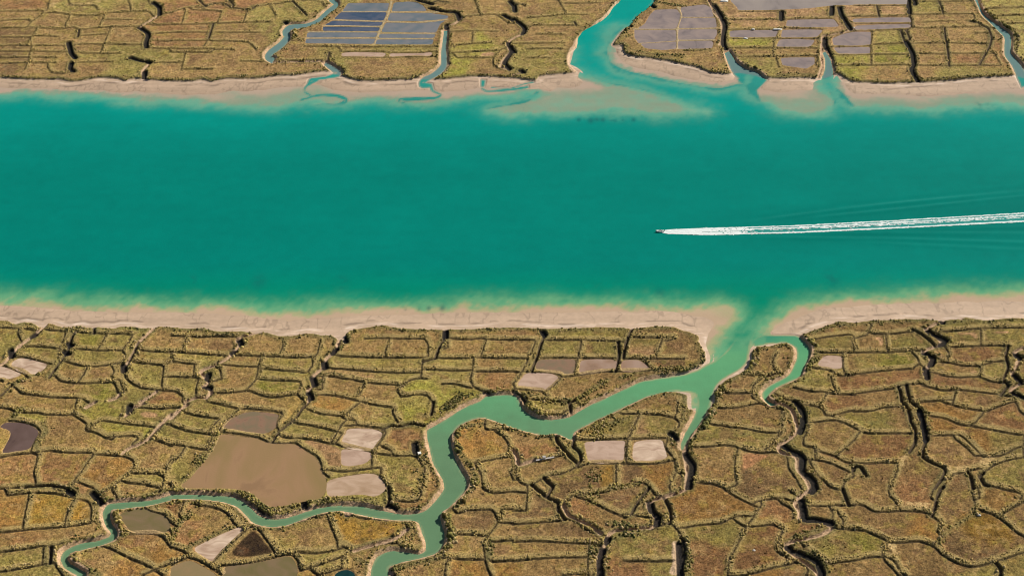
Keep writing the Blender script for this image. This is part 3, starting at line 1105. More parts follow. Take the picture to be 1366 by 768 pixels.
# gullies and ditches
zl = np.minimum(zl, .30+1.8*ss(.55, 2.0, d_c+wob2*.7)+(n1-.5)*.1+rough*.25*ss(1.8, 2.6, d_c))
zl = np.minimum(zl, .15+.5*far+1.9*ss(.45-.2*far, 1.8-.5*far, d_k+wob2*.5)+rough*.25*ss(1, 2, d_k))
zl = np.minimum(zl, .16+3.4*ss(1.6, 3.6, d_K+wob2*.6)+rough*.3*ss(2, 3, d_K))
bw = np.clip(vegB*1.6, 0, 1); zl = np.minimum(zl, 1.9*ss(-.2, 3.0, (-sW+wob2*.8)*(1+1.3*bw))*(1+bw*1.1)-.0 + rough*.25*ss(1.5, 3, -sW) - 1.2*ss(-.3, 2.5, sW))
# foreshore
sSw = sS + 0.0
dland = dist_lines(land, 70.0, True, 14); northf = ss(1040, 1100, Y)
expo = ss(31, 10, dland+(n3-.5)*14+(n2-.5)*6)
zs = -.30 + .66*ss(2, 14, sSw)*expo + .10*(n3-.5) + .05*(n2-.5)
zs = np.where(sSw < 0, -.12-1.6*ss(0, 25, -sSw), zs)
zs += .35*ss(-9, 0, sL)
zs = np.minimum(zs, zs*0+ .5 - 1.7*ss(-2.2, 2.0, sW))
e = ss(-.2, 1.6, sL + wob2)
Z = zs*(1-e)+np.minimum(zl, zl)*e
Z = np.where(sW > .2, np.minimum(Z, -.1), Z)
# ------------------------------------------------------------------ ground colours
mott = (.5+1.0*n1)[..., None]*(.80+.40*n2)[..., None]*(.93+.14*n3)[..., None]*(.9+.2*rnd)[..., None]
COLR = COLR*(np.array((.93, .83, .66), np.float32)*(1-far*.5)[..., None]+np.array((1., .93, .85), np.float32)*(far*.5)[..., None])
c = COLR*mott
hue = (n4-.5)[..., None]*np.array([.10, .0, -.02], np.float32); c = c+hue*ss(.5, .75, n2)[..., None]
dark = ss(.58, .75, fbm(X, Y, 2.4, 3, 71))[..., None]; c = c*(1-.34*dark)
def mix(a, col, f): f = f[..., None]; return a*(1-f)+np.array(col, np.float32)*f
scrubc = np.array([.36, .285, .118], np.float32)[None, None]*(.62+.76*n1)[..., None] + (n4-.5)[..., None]*np.array([.10, .06, 0], np.float32)
f = np.clip(dyke*1.7, 0, 1)*.85
c = c*(1-f[..., None])+scrubc*f[..., None]
f = np.clip(np.maximum(np.maximum(veg, vegB), np.maximum(lip*.8, shore)), 0, 1)*.8
greenc = np.array([.195, .17, .068], np.float32)[None, None]*(.55+.9*n1)[..., None] + (n2-.5)[..., None]*np.array([.12, .04, 0], np.float32)
c = c*(1-f[..., None])+greenc*f[..., None]
c = mix(c, (.62, .47, .22), yb*.75*ss(.3, .6, n4))
c = mix(c, (.04, .03, .02), bump(d_foot+wob2*.5, .85)*(.9-.25*far))  # dyke foot: dark trench soil, with the dyke's shadow line painted in
mudc = np.array([.56, .41, .28], np.float32)
c = mix(c, mudc*.86, ss(1.9, 1.0, d_c+wob2*.9)*.9)
c = mix(c, (.60, .45, .30), ss(3.0, 1.4, d_m+wob*1.2))
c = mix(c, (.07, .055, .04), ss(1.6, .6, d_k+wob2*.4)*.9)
c = mix(c, (.018, .018, .02), ss(2.9, 1.8, d_K+wob2*.4)*.95)  # deep ditch floors: bank shadow painted into the mud as near black
c = mix(c, (.44, .37, .22), ss(1.6, .7, d_h))
# pale mud along the creek edge (the bare foot of the bank)
c = mix(c, (.52, .37, .24), ss(-3.0, -1.7, sW+wob2*2.2)*(.55+.45*ss(.35, .6, n4)))
c = mix(c, (.40, .29, .18), ss(-1.2, -.2, pf+wob2)*.5)
sandc = (np.array([.52, .375, .26], np.float32)[None, None]*(.9+.2*n3)[..., None]*(.95+.1*n1)[..., None])
sandc = sandc*(.86+.28*fbm(X/9, Y, 4, 4, 83))[..., None]*(.94+.12*n2)[..., None]
wrk = ss(.55, .7, fbm(X/6, Y, 1.6, 2, 81))*ss(-7, -3, sL)*ss(0, -2, sL)
sandc = sandc*(1-wrk[..., None]*.0) + np.array([.14, .12, .10], np.float32)*wrk[..., None]
ril = ss(.50, .47, np.abs(fbm(X, Y/2.2, 9, 3, 411)-.5)+.46)*ss(3, 10, dland)*ss(-1, -3, sL); sandc = sandc*(1-.22*ril)[..., None]
wl = np.exp(-((dland-7-(n3-.5)*8)/1.2)**2)*ss(.45, .62, fbm(X/5, Y, 2.5, 3, 421)); sandc = sandc*(1-.45*wl)[..., None]
br = np.exp(-((dland-4-(n3-.5)*4)/1.0)**2)*ss(.5, .65, fbm(X/6, Y, 3, 3, 431)); sandc = sandc+.14*br[..., None]
wet = (1-expo)[..., None]; sandc = sandc*(1-.25*wet)*(1-northf[..., None]*.06)
c = c*np.array((1.0, .93, .87), np.float32)
ee = ss(-.1, 1.0, sL+wob2)[..., None]
c = sandc*(1-ee)+c*ee
c = np.clip(c, .012, .8)
isl = (e > .3)
# ------------------------------------------------------------------ materials
def newmat(name, rough=.9, spec=.2):
    m = bpy.data.materials.new(name); m.use_nodes = True
    nt = m.node_tree; b = nt.nodes['Principled BSDF']; b.inputs['Roughness'].default_value = rough
    b.inputs['Specular IOR Level'].default_value = spec
    return m, nt, b
def attr_mat(name, rough, spec, bump_scale, bump_str, var=.25, fs=1.1):
    m, nt, b = newmat(name, rough, spec)
    a = nt.nodes.new('ShaderNodeAttribute'); a.attribute_name = 'Col'
    g = nt.nodes.new('ShaderNodeNewGeometry')
    n = nt.nodes.new('ShaderNodeTexNoise'); n.inputs['Scale'].default_value = fs; n.inputs['Detail'].default_value = 4
    nt.links.new(g.outputs['Position'], n.inputs['Vector'])
    mr = nt.nodes.new('ShaderNodeMapRange'); mr.inputs[1].default_value = .3; mr.inputs[2].default_value = .7
    mr.inputs[3].default_value = 1-var; mr.inputs[4].default_value = 1+var
    nt.links.new(n.outputs['Fac'], mr.inputs[0])
    mx = nt.nodes.new('ShaderNodeVectorMath'); mx.operation = 'SCALE'
    nt.links.new(a.outputs['Color'], mx.inputs[0]); nt.links.new(mr.outputs[0], mx.inputs['Scale'])
    nt.links.new(mx.outputs[0], b.inputs['Base Color'])
    if bump_str:
        n2_ = nt.nodes.new('ShaderNodeTexNoise'); n2_.inputs['Scale'].default_value = bump_scale; n2_.inputs['Detail'].default_value = 3
        nt.links.new(g.outputs['Position'], n2_.inputs['Vector'])
        bp = nt.nodes.new('ShaderNodeBump'); bp.inputs['Strength'].default_value = 1; bp.inputs['Distance'].default_value = bump_str
        nt.links.new(n2_.outputs['Fac'], bp.inputs['Height']); nt.links.new(bp.outputs[0], b.inputs['Normal'])
    return m
M_ground = attr_mat('marsh_soil_and_grass', .95, .1, 1.6, .45, .42)
M_sand = attr_mat('wet_mud', .6, .3, .6, .06, .06, .25)
M_water = attr_mat('silty_water', .2, .10, .7, .07, .03, .02)
# ------------------------------------------------------------------ mesh out of grid cells
def grid_object(name, cell, Xg, Yg, Zg, Cg, mat, kind='structure', shade=True):
    ny, nx = Xg.shape
    jj, ii = np.nonzero(cell)
    v = jj*nx+ii
    quads = np.stack([v, v+1, v+nx+1, v+nx], 1)
    used, inv = np.unique(quads, return_inverse=True); quads = inv.reshape(-1, 4)
    P = np.stack([Xg.ravel()[used], Yg.ravel()[used], Zg.ravel()[used]], 1).astype(np.float32)
    me = bpy.data.meshes.new(name)
    me.vertices.add(len(P)); me.vertices.foreach_set('co', P.ravel())
    n = len(quads); me.loops.add(4*n); me.loops.foreach_set('vertex_index', quads.ravel().astype(np.int32))
    me.polygons.add(n); me.polygons.foreach_set('loop_start', (np.arange(n)*4).astype(np.int32))
    me.update(calc_edges=True)
    if shade: me.polygons.foreach_set('use_smooth', np.ones(n, bool))
    ca = me.color_attributes.new('Col', 'FLOAT_COLOR', 'POINT')
    cc = np.ones((len(P), 4), np.float32); cc[:, :3] = Cg.reshape(-1, 3)[used]; ca.data.foreach_set('color', cc.ravel())
    me.materials.append(mat)
    o = bpy.data.objects.new(name, me); COL.objects.link(o); o['kind'] = kind
    return o
def cellmax(A): return np.maximum(np.maximum(A[:-1, :-1], A[1:, :-1]), np.maximum(A[:-1, 1:], A[1:, 1:]))
above = cellmax(Z) > -.45
lc = isl[:-1, :-1]
bank = (np.maximum(dyke, 0)[:-1, :-1] > .35) & lc & (pf[:-1, :-1] < 0) & (sW[:-1, :-1] < -1)
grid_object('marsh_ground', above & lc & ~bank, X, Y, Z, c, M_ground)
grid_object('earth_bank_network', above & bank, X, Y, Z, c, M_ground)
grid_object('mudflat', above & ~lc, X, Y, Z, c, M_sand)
# ------------------------------------------------------------------ water
w2 = 2
Xw = X[::w2, ::w2]; Yw = Y[::w2, ::w2]
sw = sW[::w2, ::w2]; sd = sS[::w2, ::w2]; sl = sL[::w2, ::w2]
ang = math.radians(58); U = Xw*math.cos(ang)+Yw*math.sin(ang); V = -Xw*math.sin(ang)+Yw*math.cos(ang)
streak = fbm(U/5.5, V, 3.2, 3, 91)-.5
bign = fbm(Xw, Yw, 30, 3, 95)-.5; medn = fbm(Xw, Yw, 7, 3, 97)-.5
southf = ss(1000, 960, Yw)
fan = ground([965, 447])[0]; fa = np.exp(-(((Xw-fan[0])/26)**2+((Yw-fan[1])/34)**2))
fan2 = ground([900, 145])[0]; fb = np.exp(-(((Xw-fan2[0])/90)**2+((Yw-fan2[1])/26)**2))
dd = -sd + streak*(3.5*southf+2) + bign*16 + medn*9 + (fbm(Xw, Yw, 3, 3, 451)-.5)*4 - 5*fa + 5*fb
D = 1-np.exp(-np.maximum(dd+9, 0)/11.0)
dl = dland[::w2, ::w2]; shelf = (.40-.18*ss(1000, 960, Yw))*ss(16, 42, dl+bign*22+medn*6)*(1+.5*medn); D = np.maximum(D, shelf*(sd > -25))
Dc = ss(-1.6, 2.6, sw+streak*1.5)
D0 = D.copy()
milk = ss(905, 860, Yw)
def lerp(a, b, t): return a*(1-t[..., None])+b*t[..., None]
A3 = lambda *v: np.array(v, np.float32)
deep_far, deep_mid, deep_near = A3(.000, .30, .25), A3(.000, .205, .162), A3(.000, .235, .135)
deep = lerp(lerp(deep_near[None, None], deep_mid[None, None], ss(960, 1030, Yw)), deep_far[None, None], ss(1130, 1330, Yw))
deep = deep*(1+.10*(fbm(Xw, Yw, 120, 3, 99)-.5)+.05*medn)[..., None]
nf2 = ss(1040, 1100, Yw); shal = lerp(A3(.50, .36, .245)[None, None], A3(.46, .345, .26)[None, None], nf2); mid = lerp(A3(.37, .375, .20)[None, None], A3(.25, .32, .225)[None, None], nf2)
green = lerp(A3(.13, .36, .19)[None, None], A3(.13, .37, .26)[None, None], ss(1000, 1250, Yw))
def ramp(D):
    r = lerp(shal, mid, ss(0, .35, D)); r = lerp(r, green, ss(.3, .65, D)); return lerp(r, deep, ss(.6, .97, D))
cw = ramp(D)
creek = lerp(lerp(A3(.125, .235, .125)[None, None], A3(.115, .345, .165)[None, None], ss(800, 900, Yw+medn*20)), deep*.6+A3(.05, .18, .15)*.5, ss(905, 955, Yw+bign*20))
inl = ss(1180, 1240, Yw)*ss(-2, 1, sl)*(~((Xw > ground([760, 60])[0, 0]) & (Xw < ground([880, 60])[0, 0])))
creek = lerp(creek, np.broadcast_to(A3(.13, .225, .215), creek.shape), inl)
ce = lerp(mid*.9, creek, ss(.15, .8, Dc))
rz = ss(-8, 10, Yw-ground([960, 462])[0, 1])
cw = lerp(cw, ce, ss(-1.0, .8, sw)*np.maximum(1-rz, np.maximum(ss(-3, 0, sl), ss(.80, .45, D0))))
cw *= (1+.10*(fbm(Xw/5, Yw, 9, 4, 103)-.5)+.06*medn+.05*(fbm(Xw, Yw, 2.2, 2, 101)-.5))[..., None]
# dark weed patches under the water
for px, py, r in [(788, 161, 3), (796, 160, 2.2), (804, 160, 2.4), (816, 159, 2), (821, 161, 1.6), (772, 160, 2), (830, 162, 2), (541, 411, 2.4), (556, 412, 2.8), (572, 411, 1.8), (590, 411, 2.6), (1306, 141, 3), (1320, 142, 3), (345, 376, 6), (455, 377, 5), (255, 374, 4), (880, 390, 4), (1110, 372, 6), (700, 144, 2), (845, 160, 2)]:
    g = ground([px, py])[0]; a = np.exp(-(((Xw-g[0])/(r*.9))**2+((Yw-g[1])/(r*1.6))**2))
    a = a*ss(.2, .6, .5+medn*1.6)*(.55 if py < 300 or py > 400 else .3)
    cw = lerp(cw, np.broadcast_to(A3(.01, .07, .085), cw.shape), a)
# boat wash
WA = ground([[878, 309.3], [940, 309], [1060, 305.8], [1200, 299], [1366, 289.8], [1500, 281]])
wx = np.interp(Xw, WA[:, 0], WA[:, 1]); wt = np.interp(Xw, WA[:, 0], [0.5, 5., 5.4, 5.9, 6.6, 7.2])
s_in = np.where((Xw > WA[0, 0]+2), ss(1.05, .85, np.abs(Yw-wx)/wt), 0)*.75
cw = lerp(cw, np.broadcast_to(A3(.06, .33, .30), cw.shape), s_in)
cw *= (1-.13*ss(WA[0, 0]-5, WA[0, 0]+120, Xw)*np.exp(-((np.abs(Yw-wx)-wt-6)/16)**2))[..., None]
Zw = np.zeros_like(Xw)
KL = [([[960, 302], [1060, 288], [1200, 272], [1366, 257], [1500, 246]], 1), ([[1040, 295], [1200, 279.5], [1366, 262], [1500, 250]], 1), ([[1060, 284], [1200, 270], [1366, 254], [1500, 243]], .6),
      ([[960, 316], [1100, 318], [1200, 319.5], [1366, 324], [1500, 327]], .8), ([[1000, 313], [1200, 311], [1366, 312], [1500, 313]], .7), ([[1100, 321], [1366, 334], [1500, 340]], .5), ([[1060, 310], [1366, 303], [1500, 300]], .5)]
for pl, am in KL:
    g = smooth(ground(pl), step=3)
    yl = np.interp(Xw, g[:, 0], g[:, 1], left=-1e4, right=-1e4); q = Yw-yl
    fade = ss(g[0, 0], g[0, 0]+60, Xw)
    Zw += fade*am*.36*np.exp(-(q/1.8)**2)*(.6+.8*fbm(Xw, Yw, 12, 2, 401)); Zw -= fade*am*.26*np.exp(-((q-4.5)/2.2)**2)
wcell = (np.minimum(np.minimum(Z[:-1, :-1], Z[1:, :-1]), np.minimum(Z[:-1, 1:], Z[1:, 1:])) < .12)
wc = np.zeros((Xw.shape[0]-1, Xw.shape[1]-1), bool)
for a in range(w2):
    for b in range(w2):
        s_ = wcell[a::w2, b::w2]; wc[:min(s_.shape[0], wc.shape[0]), :min(s_.shape[1], wc.shape[1])] |= s_[:wc.shape[0], :wc.shape[1]]
wc2 = wc.copy()
for a, b in ((1, 0), (-1, 0), (0, 1), (0, -1)): wc2 |= np.roll(wc, (a, b), (0, 1))
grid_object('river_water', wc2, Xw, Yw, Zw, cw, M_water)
# ------------------------------------------------------------------ the country beyond the surveyed fan
def flat_noise_mat(name, c1, c2, scale, rough=.9, spec=.2):
    m, nt, b = newmat(name, rough, spec)
    g = nt.nodes.new('ShaderNodeNewGeometry'); n = nt.nodes.new('ShaderNodeTexNoise'); n.inputs['Scale'].default_value = scale; n.inputs['Detail'].default_value = 8
    r = nt.nodes.new('ShaderNodeValToRGB'); r.color_ramp.elements[0].position = .35; r.color_ramp.elements[1].position = .65
    r.color_ramp.elements[0].color = (*c1, 1); r.color_ramp.elements[1].color = (*c2, 1)
    nt.links.new(g.outputs['Position'], n.inputs['Vector']); nt.links.new(n.outputs['Fac'], r.inputs[0]); nt.links.new(r.outputs[0], b.inputs['Base Color'])
    return m
def sheet(name, polys, z, mat):
    me = bpy.data.meshes.new(name); vs = []; fs = []
    for p in polys: fs.append(list(range(len(vs), len(vs)+len(p)))); vs += [(a, b, z) for a, b in p]
    me.from_pydata(vs, [], fs); me.materials.append(mat); o = bpy.data.objects.new(name, me); COL.objects.link(o); o['kind'] = 'structure'; return o
M_far = flat_noise_mat('far_marsh', (.30, .22, .10), (.20, .18, .07), .05)
yS, yN = ground([683, 425])[0, 1], ground([683, 110])[0, 1]
xa, xb = hw[0]-1, hw[-1]-1; jS = np.interp(yS, ys, hw)-1; jN = np.interp(yN, ys, hw)-1; B = 12000
south = [[(-B, -B), (B, -B), (B, Y0+1), (-B, Y0+1)], [(-B, Y0+1), (-xa, Y0+1), (-jS, yS), (-B, yS)], [(xa, Y0+1), (B, Y0+1), (B, yS), (jS, yS)]]
north = [[(-B, Y1-1), (B, Y1-1), (B, 26000), (-B, 26000)], [(-B, yN), (-jN, yN), (-xb, Y1-1), (-B, Y1-1)], [(jN, yN), (B, yN), (B, Y1-1), (xb, Y1-1)]]
sheet('far_marsh_ground', south+north, 1.3, M_far)
M_farw = flat_noise_mat('far_river', tuple(deep_mid*1.0), tuple(deep_mid*1.06), .01, .2, .10)
sheet('outer_river_water', [[(-B, yS), (-jS, yS), (-jN, yN), (-B, yN)], [(jS, yS), (B, yS), (B, yN), (jN, yN)]], 0, M_farw)
sheet('river_bed', [[(-B, Y0-200), (B, Y0-200), (B, Y1+200), (-B, Y1+200)]], -2.6, M_far)
# ------------------------------------------------------------------ scrub on the banks: one mass of small tufts
def scatter():
    P = []; S = []; K = []
    def along(PL, dx, dy, n_per_m, spread, size, kind):
        for Q in PL:
            L = np.hypot(*(np.diff(Q, axis=0)).T).sum(); n = int(L*n_per_m)
            if n < 1: continue
            t = RS.rand(n)*(len(Q)-1); i = np.minimum(t.astype(int), len(Q)-2); f = (t-i)[:, None]
            p = Q[i]*(1-f)+Q[i+1]*f + (dx, dy) + RS.randn(n, 2)*spread
            P.append(p); S.append(size*(.55+.9*RS.rand(n)**1.5)); K.append(np.full(n, kind))
    along(lines['d'], 1.25, 2.6, 3.4, 1.15, .40, 0)
    along(lines['v'], 0, 0, 4.5, 1.6, .55, 1)
    along(lines['B'], 2.0, 1.0, 4.0, 1.3, .95, 1)
    along(lines['k'], 2.2, 1.2, .9, .5, .7, 0); along(lines['k'], -2.2, -.8, .6, .5, .6, 0)
    along(lines['K'], 3.8, 2.0, 2.4, 1.2, .5, 1); along(lines['K'], -3, -2, .8, .7, .6, 0)
    along(lines['c'], 3.2, 1.5, .9, .7, .7, 0); along(lines['c'], -3.2, -1.5, .8, .7, .65, 0)
    along([np.vstack([q, q[:1]]) for q in land], 0, 0, 6, 2.6, .5, 1)
    along([np.vstack([q, q[:1]]) for q in creekW], 0, 0, 5.0, 3.0, .55, 1)
    n = 30000; p = np.stack([(RS.rand(n)*2-1), Y0+(Y1-Y0)*RS.rand(n)], 1); p[:, 0] *= halfw(p[:, 1])
    P.append(p); S.append(.34*(.5+RS.rand(n))); K.append(np.full(n, 2))
    return np.vstack(P), np.concatenate(S), np.concatenate(K)
P, S, K = scatter()
j = np.clip(np.searchsorted(ys, P[:, 1]), 1, NY-2); i = ((P[:, 0]/hw[j]+1)/2*(NX-1)).round().astype(int)
ok = (i > 1) & (i < NX-2) & (P[:, 1] > Y0) & (P[:, 1] < Y1); P, S, K, j, i = P[ok], S[ok], K[ok], j[ok], i[ok]
ok = (sL[j, i] > .9) & (sW[j, i] < -2.2) & (pf[j, i] < -.7) & (Z[j, i] > .95) & (d_m[j, i] > 2.6)
ok &= ~((P[:, 1] > 1100) & (K < 2) & (RS.rand(len(K)) > .6))
cl = fbm(P[:, 0], P[:, 1], 7, 3, 301); ok &= (K == 2) | (RS.rand(len(K)) < .30+1.1*ss(.38, .58, cl)); S = S*(.75+.6*ss(.4, .65, cl))
ok &= (d_h[j, i] > 1.8)
ok &= ~((K == 2) & ((pm[j, i] > 0) | (RS.rand(len(K)) > .75)))
for t_, Q, q in patches:
    ok &= ~((P[:, 0] > Q[:, 0].min()) & (P[:, 0] < Q[:, 0].max()) & (P[:, 1] > Q[:, 1].min()) & (P[:, 1] < Q[:, 1].max()) & (RS.rand(len(P)) > .15))
P, S, K, j, i = P[ok], S[ok], K[ok], j[ok], i[ok]
N = len(P); print('tufts', N)
zb = Z[j, i]-.12
rg = 6; th = (np.arange(rg)/rg*2*np.pi)[None, :]+RS.rand(N, 1)*6
rr = S[:, None]*(.7+.6*RS.rand(N, rg)); hgt = S*(.75+.7*RS.rand(N))
V0 = np.stack([P[:, :1]+np.cos(th)*rr, P[:, 1:]+np.sin(th)*rr, zb[:, None]+0*th], 2)
th2 = th+.5; rr2 = rr*.72
V1 = np.stack([P[:, :1]+np.cos(th2)*rr2, P[:, 1:]+np.sin(th2)*rr2, zb[:, None]+hgt[:, None]*(.55+.4*RS.rand(N, rg))], 2)
top = np.stack([P[:, 0]+(RS.rand(N)-.5)*S*.5, P[:, 1]+(RS.rand(N)-.5)*S*.5, zb+hgt*1.15], 1)[:, None]
VV = np.concatenate([V0, V1, top], 1); nv = 2*rg+1
tri = []
for a in range(rg):
    b = (a+1) % rg; tri += [(a, b, rg+a), (b, rg+b, rg+a), (rg+a, rg+b, 2*rg)]
tri = (np.array(tri)[None]+(np.arange(N)*nv)[:, None, None]).reshape(-1, 3)
cb = c[j, i].copy()
sc_cols = np.array([[.335, .27, .10], [.195, .175, .055], [.0, .0, .0]], np.float32)
tc = sc_cols[K]*(.35+1.2*RS.rand(N, 1)) + np.array([.05, .03, .01])*(RS.rand(N, 1)**2)
hv = fbm(P[:, 0], P[:, 1], 12, 3, 311)[:, None]-.5; tc = tc*(1+.9*hv)+hv*np.array([.16, .08, .02]); tc = np.clip(tc, .02, 1)
tc = np.where((K == 2)[:, None], cb*(.75+.6*RS.rand(N, 1)), tc)
dry = (RS.rand(N) > .86) & (K != 2); tc[dry] = np.array([.42, .33, .17])*(.7+.5*RS.rand(dry.sum(), 1))
tc = tc*np.array([1, .94, .9])
vc = np.repeat(tc[:, None], nv, 1)*(.85+.3*RS.rand(N, nv, 1))
me = bpy.data.meshes.new('salt_scrub'); me.vertices.add(N*nv); me.vertices.foreach_set('co', VV.astype(np.float32).ravel())
me.loops.add(len(tri)*3); me.loops.foreach_set('vertex_index', tri.ravel().astype(np.int32))
me.polygons.add(len(tri)); me.polygons.foreach_set('loop_start', (np.arange(len(tri))*3).astype(np.int32)); me.update(calc_edges=True)
ca = me.color_attributes.new('Col', 'FLOAT_COLOR', 'POINT'); cc = np.ones((N*nv, 4), np.float32); cc[:, :3] = vc.reshape(-1, 3); ca.data.foreach_set('color', cc.ravel())
me.materials.append(attr_mat('scrub_leaves', .9, .1, 6, 0, .2, 3)); o = bpy.data.objects.new('salt_scrub', me); COL.objects.link(o); o['kind'] = 'stuff'
# ------------------------------------------------------------------ ponds and bare pans
def pan_mat(name, c1, c2, scale, rough, spec, stretch=(1, 1, 1), p=(.38, .62), bumpd=.05):
    m, nt, b = newmat(name, rough, spec)
    g = nt.nodes.new('ShaderNodeNewGeometry'); mp = nt.nodes.new('ShaderNodeMapping'); mp.inputs['Scale'].default_value = stretch
    n = nt.nodes.new('ShaderNodeTexNoise'); n.inputs['Scale'].default_value = scale; n.inputs['Detail'].default_value = 6; n.inputs['Distortion'].default_value = 1.2
    r = nt.nodes.new('ShaderNodeValToRGB'); r.color_ramp.elements[0].position = p[0]; r.color_ramp.elements[1].position = p[1]
    r.color_ramp.elements[0].color = (*c1, 1); r.color_ramp.elements[1].color = (*c2, 1); e3 = r.color_ramp.elements.new(.30); e3.color = (*[v*.82 for v in c1], 1)
    nt.links.new(g.outputs['Position'], mp.inputs[0]); nt.links.new(mp.outputs[0], n.inputs['Vector']); nt.links.new(n.outputs['Fac'], r.inputs[0]); nt.links.new(r.outputs[0], b.inputs['Base Color'])
    n2_ = nt.nodes.new('ShaderNodeTexNoise'); n2_.inputs['Scale'].default_value = .9; n2_.inputs['Detail'].default_value = 5
    nt.links.new(g.outputs['Position'], n2_.inputs['Vector'])
    bp = nt.nodes.new('ShaderNodeBump'); bp.inputs['Distance'].default_value = bumpd; nt.links.new(n2_.outputs['Fac'], bp.inputs['Height']); nt.links.new(bp.outputs[0], b.inputs['Normal'])
    return m
PM = {
 'darkpond': pan_mat('dark_mauve_water', (.12, .076, .062), (.15, .098, .082), .05, .25, .3),
 'redpond': pan_mat('reddish_mud_water', (.27, .16, .10), (.20, .155, .09), .09, .35, .3),
 'bigpond': pan_mat('brown_silt_water', (.34, .205, .105), (.27, .185, .075), .03, .35, .3, (1, .6, 1)),
 'olivepond': pan_mat('olive_silt_water', (.17, .135, .055), (.215, .15, .08), .06, .3, .3),
 'brownpond': pan_mat('tan_silt_water', (.29, .20, .10), (.25, .19, .09), .05, .3, .3),
 'blackpond': pan_mat('dark_water', (.005, .03, .03), (.01, .045, .04), .1, .15, .4),
 'whitepan': pan_mat('pale_salt_mud', (.43, .29, .20), (.68, .52, .38), .07, .7, .3, (1, 2, 1), (.4, .66)),
 'pinkpan': pan_mat('pink_mud', (.41, .275, .195), (.50, .35, .26), .08, .7, .3, (1, 2, 1)),
 'pinkpond': pan_mat('brown_pink_mud', (.29, .18, .115), (.36, .245, .18), .05, .5, .3),
 'mudpan': pan_mat('tan_mud', (.38, .25, .15), (.50, .35, .24), .05, .6, .3, (1, 2.5, 1)),
 'bluepan': pan_mat('grey_mauve_mud_water', (.24, .19, .175), (.32, .245, .21), .07, .3, .4),
 'greypan': pan_mat('grey_mud_water', (.27, .225, .20), (.33, .275, .235), .03, .35, .4),
 'greyblue': pan_mat('pale_blue_grey_water', (.135, .165, .185), (.20, .20, .205), .05, .3, .4),
 'blue': pan_mat('slate_blue_water', (.05, .08, .135), (.115, .125, .165), .04, .25, .4, (1, 1.6, 1)),
}
cnt = {}
for idx, (t_, P, q) in enumerate(ponds):
    nm, lb, ct, gp = POND_INFO[idx]
    cxy = P.mean(0); d = P-cxy
    # push the rim out so that it tucks under the bank
    T = np.roll(P, -1, 0)-np.roll(P, 1, 0); T /= np.maximum(np.hypot(T[:, 0], T[:, 1]), 1e-6)[:, None]
    area = .5*np.sum(P[:, 0]*np.roll(P[:, 1], -1)-np.roll(P[:, 0], -1)*P[:, 1]); nn = np.stack([T[:, 1], -T[:, 0]], 1)*(1 if area > 0 else -1)
    Q = (P+nn*.55)-cxy
    bm = bmesh.new(); n = len(Q)
    top = [bm.verts.new((a, b, 0)) for a, b in Q]; bot = [bm.verts.new((a, b, -.3)) for a, b in Q]
    if area > 0: bm.faces.new(top); bm.faces.new(bot[::-1])
    else: bm.faces.new(top[::-1]); bm.faces.new(bot)
    m = len(top)
    for k in range(m): bm.faces.new([top[k], bot[k], bot[(k+1) % m], top[(k+1) % m]])
    bmesh.ops.recalc_face_normals(bm, faces=bm.faces)
    bmesh.ops.triangulate(bm, faces=bm.faces)
    me = bpy.data.meshes.new(nm); bm.to_mesh(me); bm.free(); me.materials.append(PM[t_])
    o = bpy.data.objects.new(nm, me); COL.objects.link(o); o.location = (cxy[0], cxy[1], 1.17-.004*(idx % 7))
    o['label'] = lb; o['category'] = ct
    if gp: o['group'] = gp
# ------------------------------------------------------------------ wake foam
def wake():
    ds, dt = .4, .22
    xs = np.arange(WA[0, 0]+3.2, hw[np.searchsorted(ys, 1000)]-2, ds); ts = np.arange(-8.5, 8.5, dt)
    XX, TT = np.meshgrid(xs, ts); cy = np.interp(XX, WA[:, 0], WA[:, 1]); w = np.interp(XX, np.insert(WA[:, 0], 1, WA[0, 0]+8), [1.0, 3.1, 4.9, 5.3, 5.8, 6.5, 7.1])
    a = TT/w; s = XX-WA[0, 0]
    young = ss(70, 15, s)
    nz = fbm(XX/3.2, TT, 1.0, 3, 201); nz2 = fbm(XX/1.5, TT, .7, 2, 211)
    lo = np.exp(-((a+.82)/.15)**2)*1.05; hi = np.exp(-((a-.86)/.13)**2)*.80
    m1 = np.exp(-((a-.35)/.2)**2)*.66; m2 = np.exp(-((a+.05)/.12)**2)*.5
    dens = np.maximum(np.maximum(lo, hi), np.maximum(m1, m2))*(.80+.2*ss(400, 60, s))
    dens = np.maximum(dens, young*1.05*ss(1.02, .9, np.abs(a)))
    dens = np.maximum(dens, .50*ss(110, 45, s)*ss(1.02, .9, np.abs(a)))
    gap = np.exp(-((a+.12)/.06)**2)*ss(25, 40, s)*ss(170, 60, s)
    dens -= gap*.8
    thr = 1.22-.75*nz-.75*nz2
    M = (dens > thr*.86) & (np.abs(a) < 1.06+(nz-.5)*.25)
    Zf = .05+.35*nz*ss(0, .5, dens)*np.maximum(young, .35)
    col = np.ones(XX.shape+(3,), np.float32)*np.array([.80, .86, .84])*(.85+.15*nz2)[..., None]
    ag = ss(60, 420, s)[..., None]; col = col*(1-.42*ag)+np.array([.30, .52, .48])*.42*ag
    o = grid_object('boat_wake', cellmax(M.astype(float)) > 0, XX, TT+cy, Zf, col, attr_mat('foam', .6, .3, 3, .05, .05), kind='stuff', shade=False)
    o['label'] = 'long white foamy wake trailing behind the motorboat'; o['category'] = 'wake'
wake()
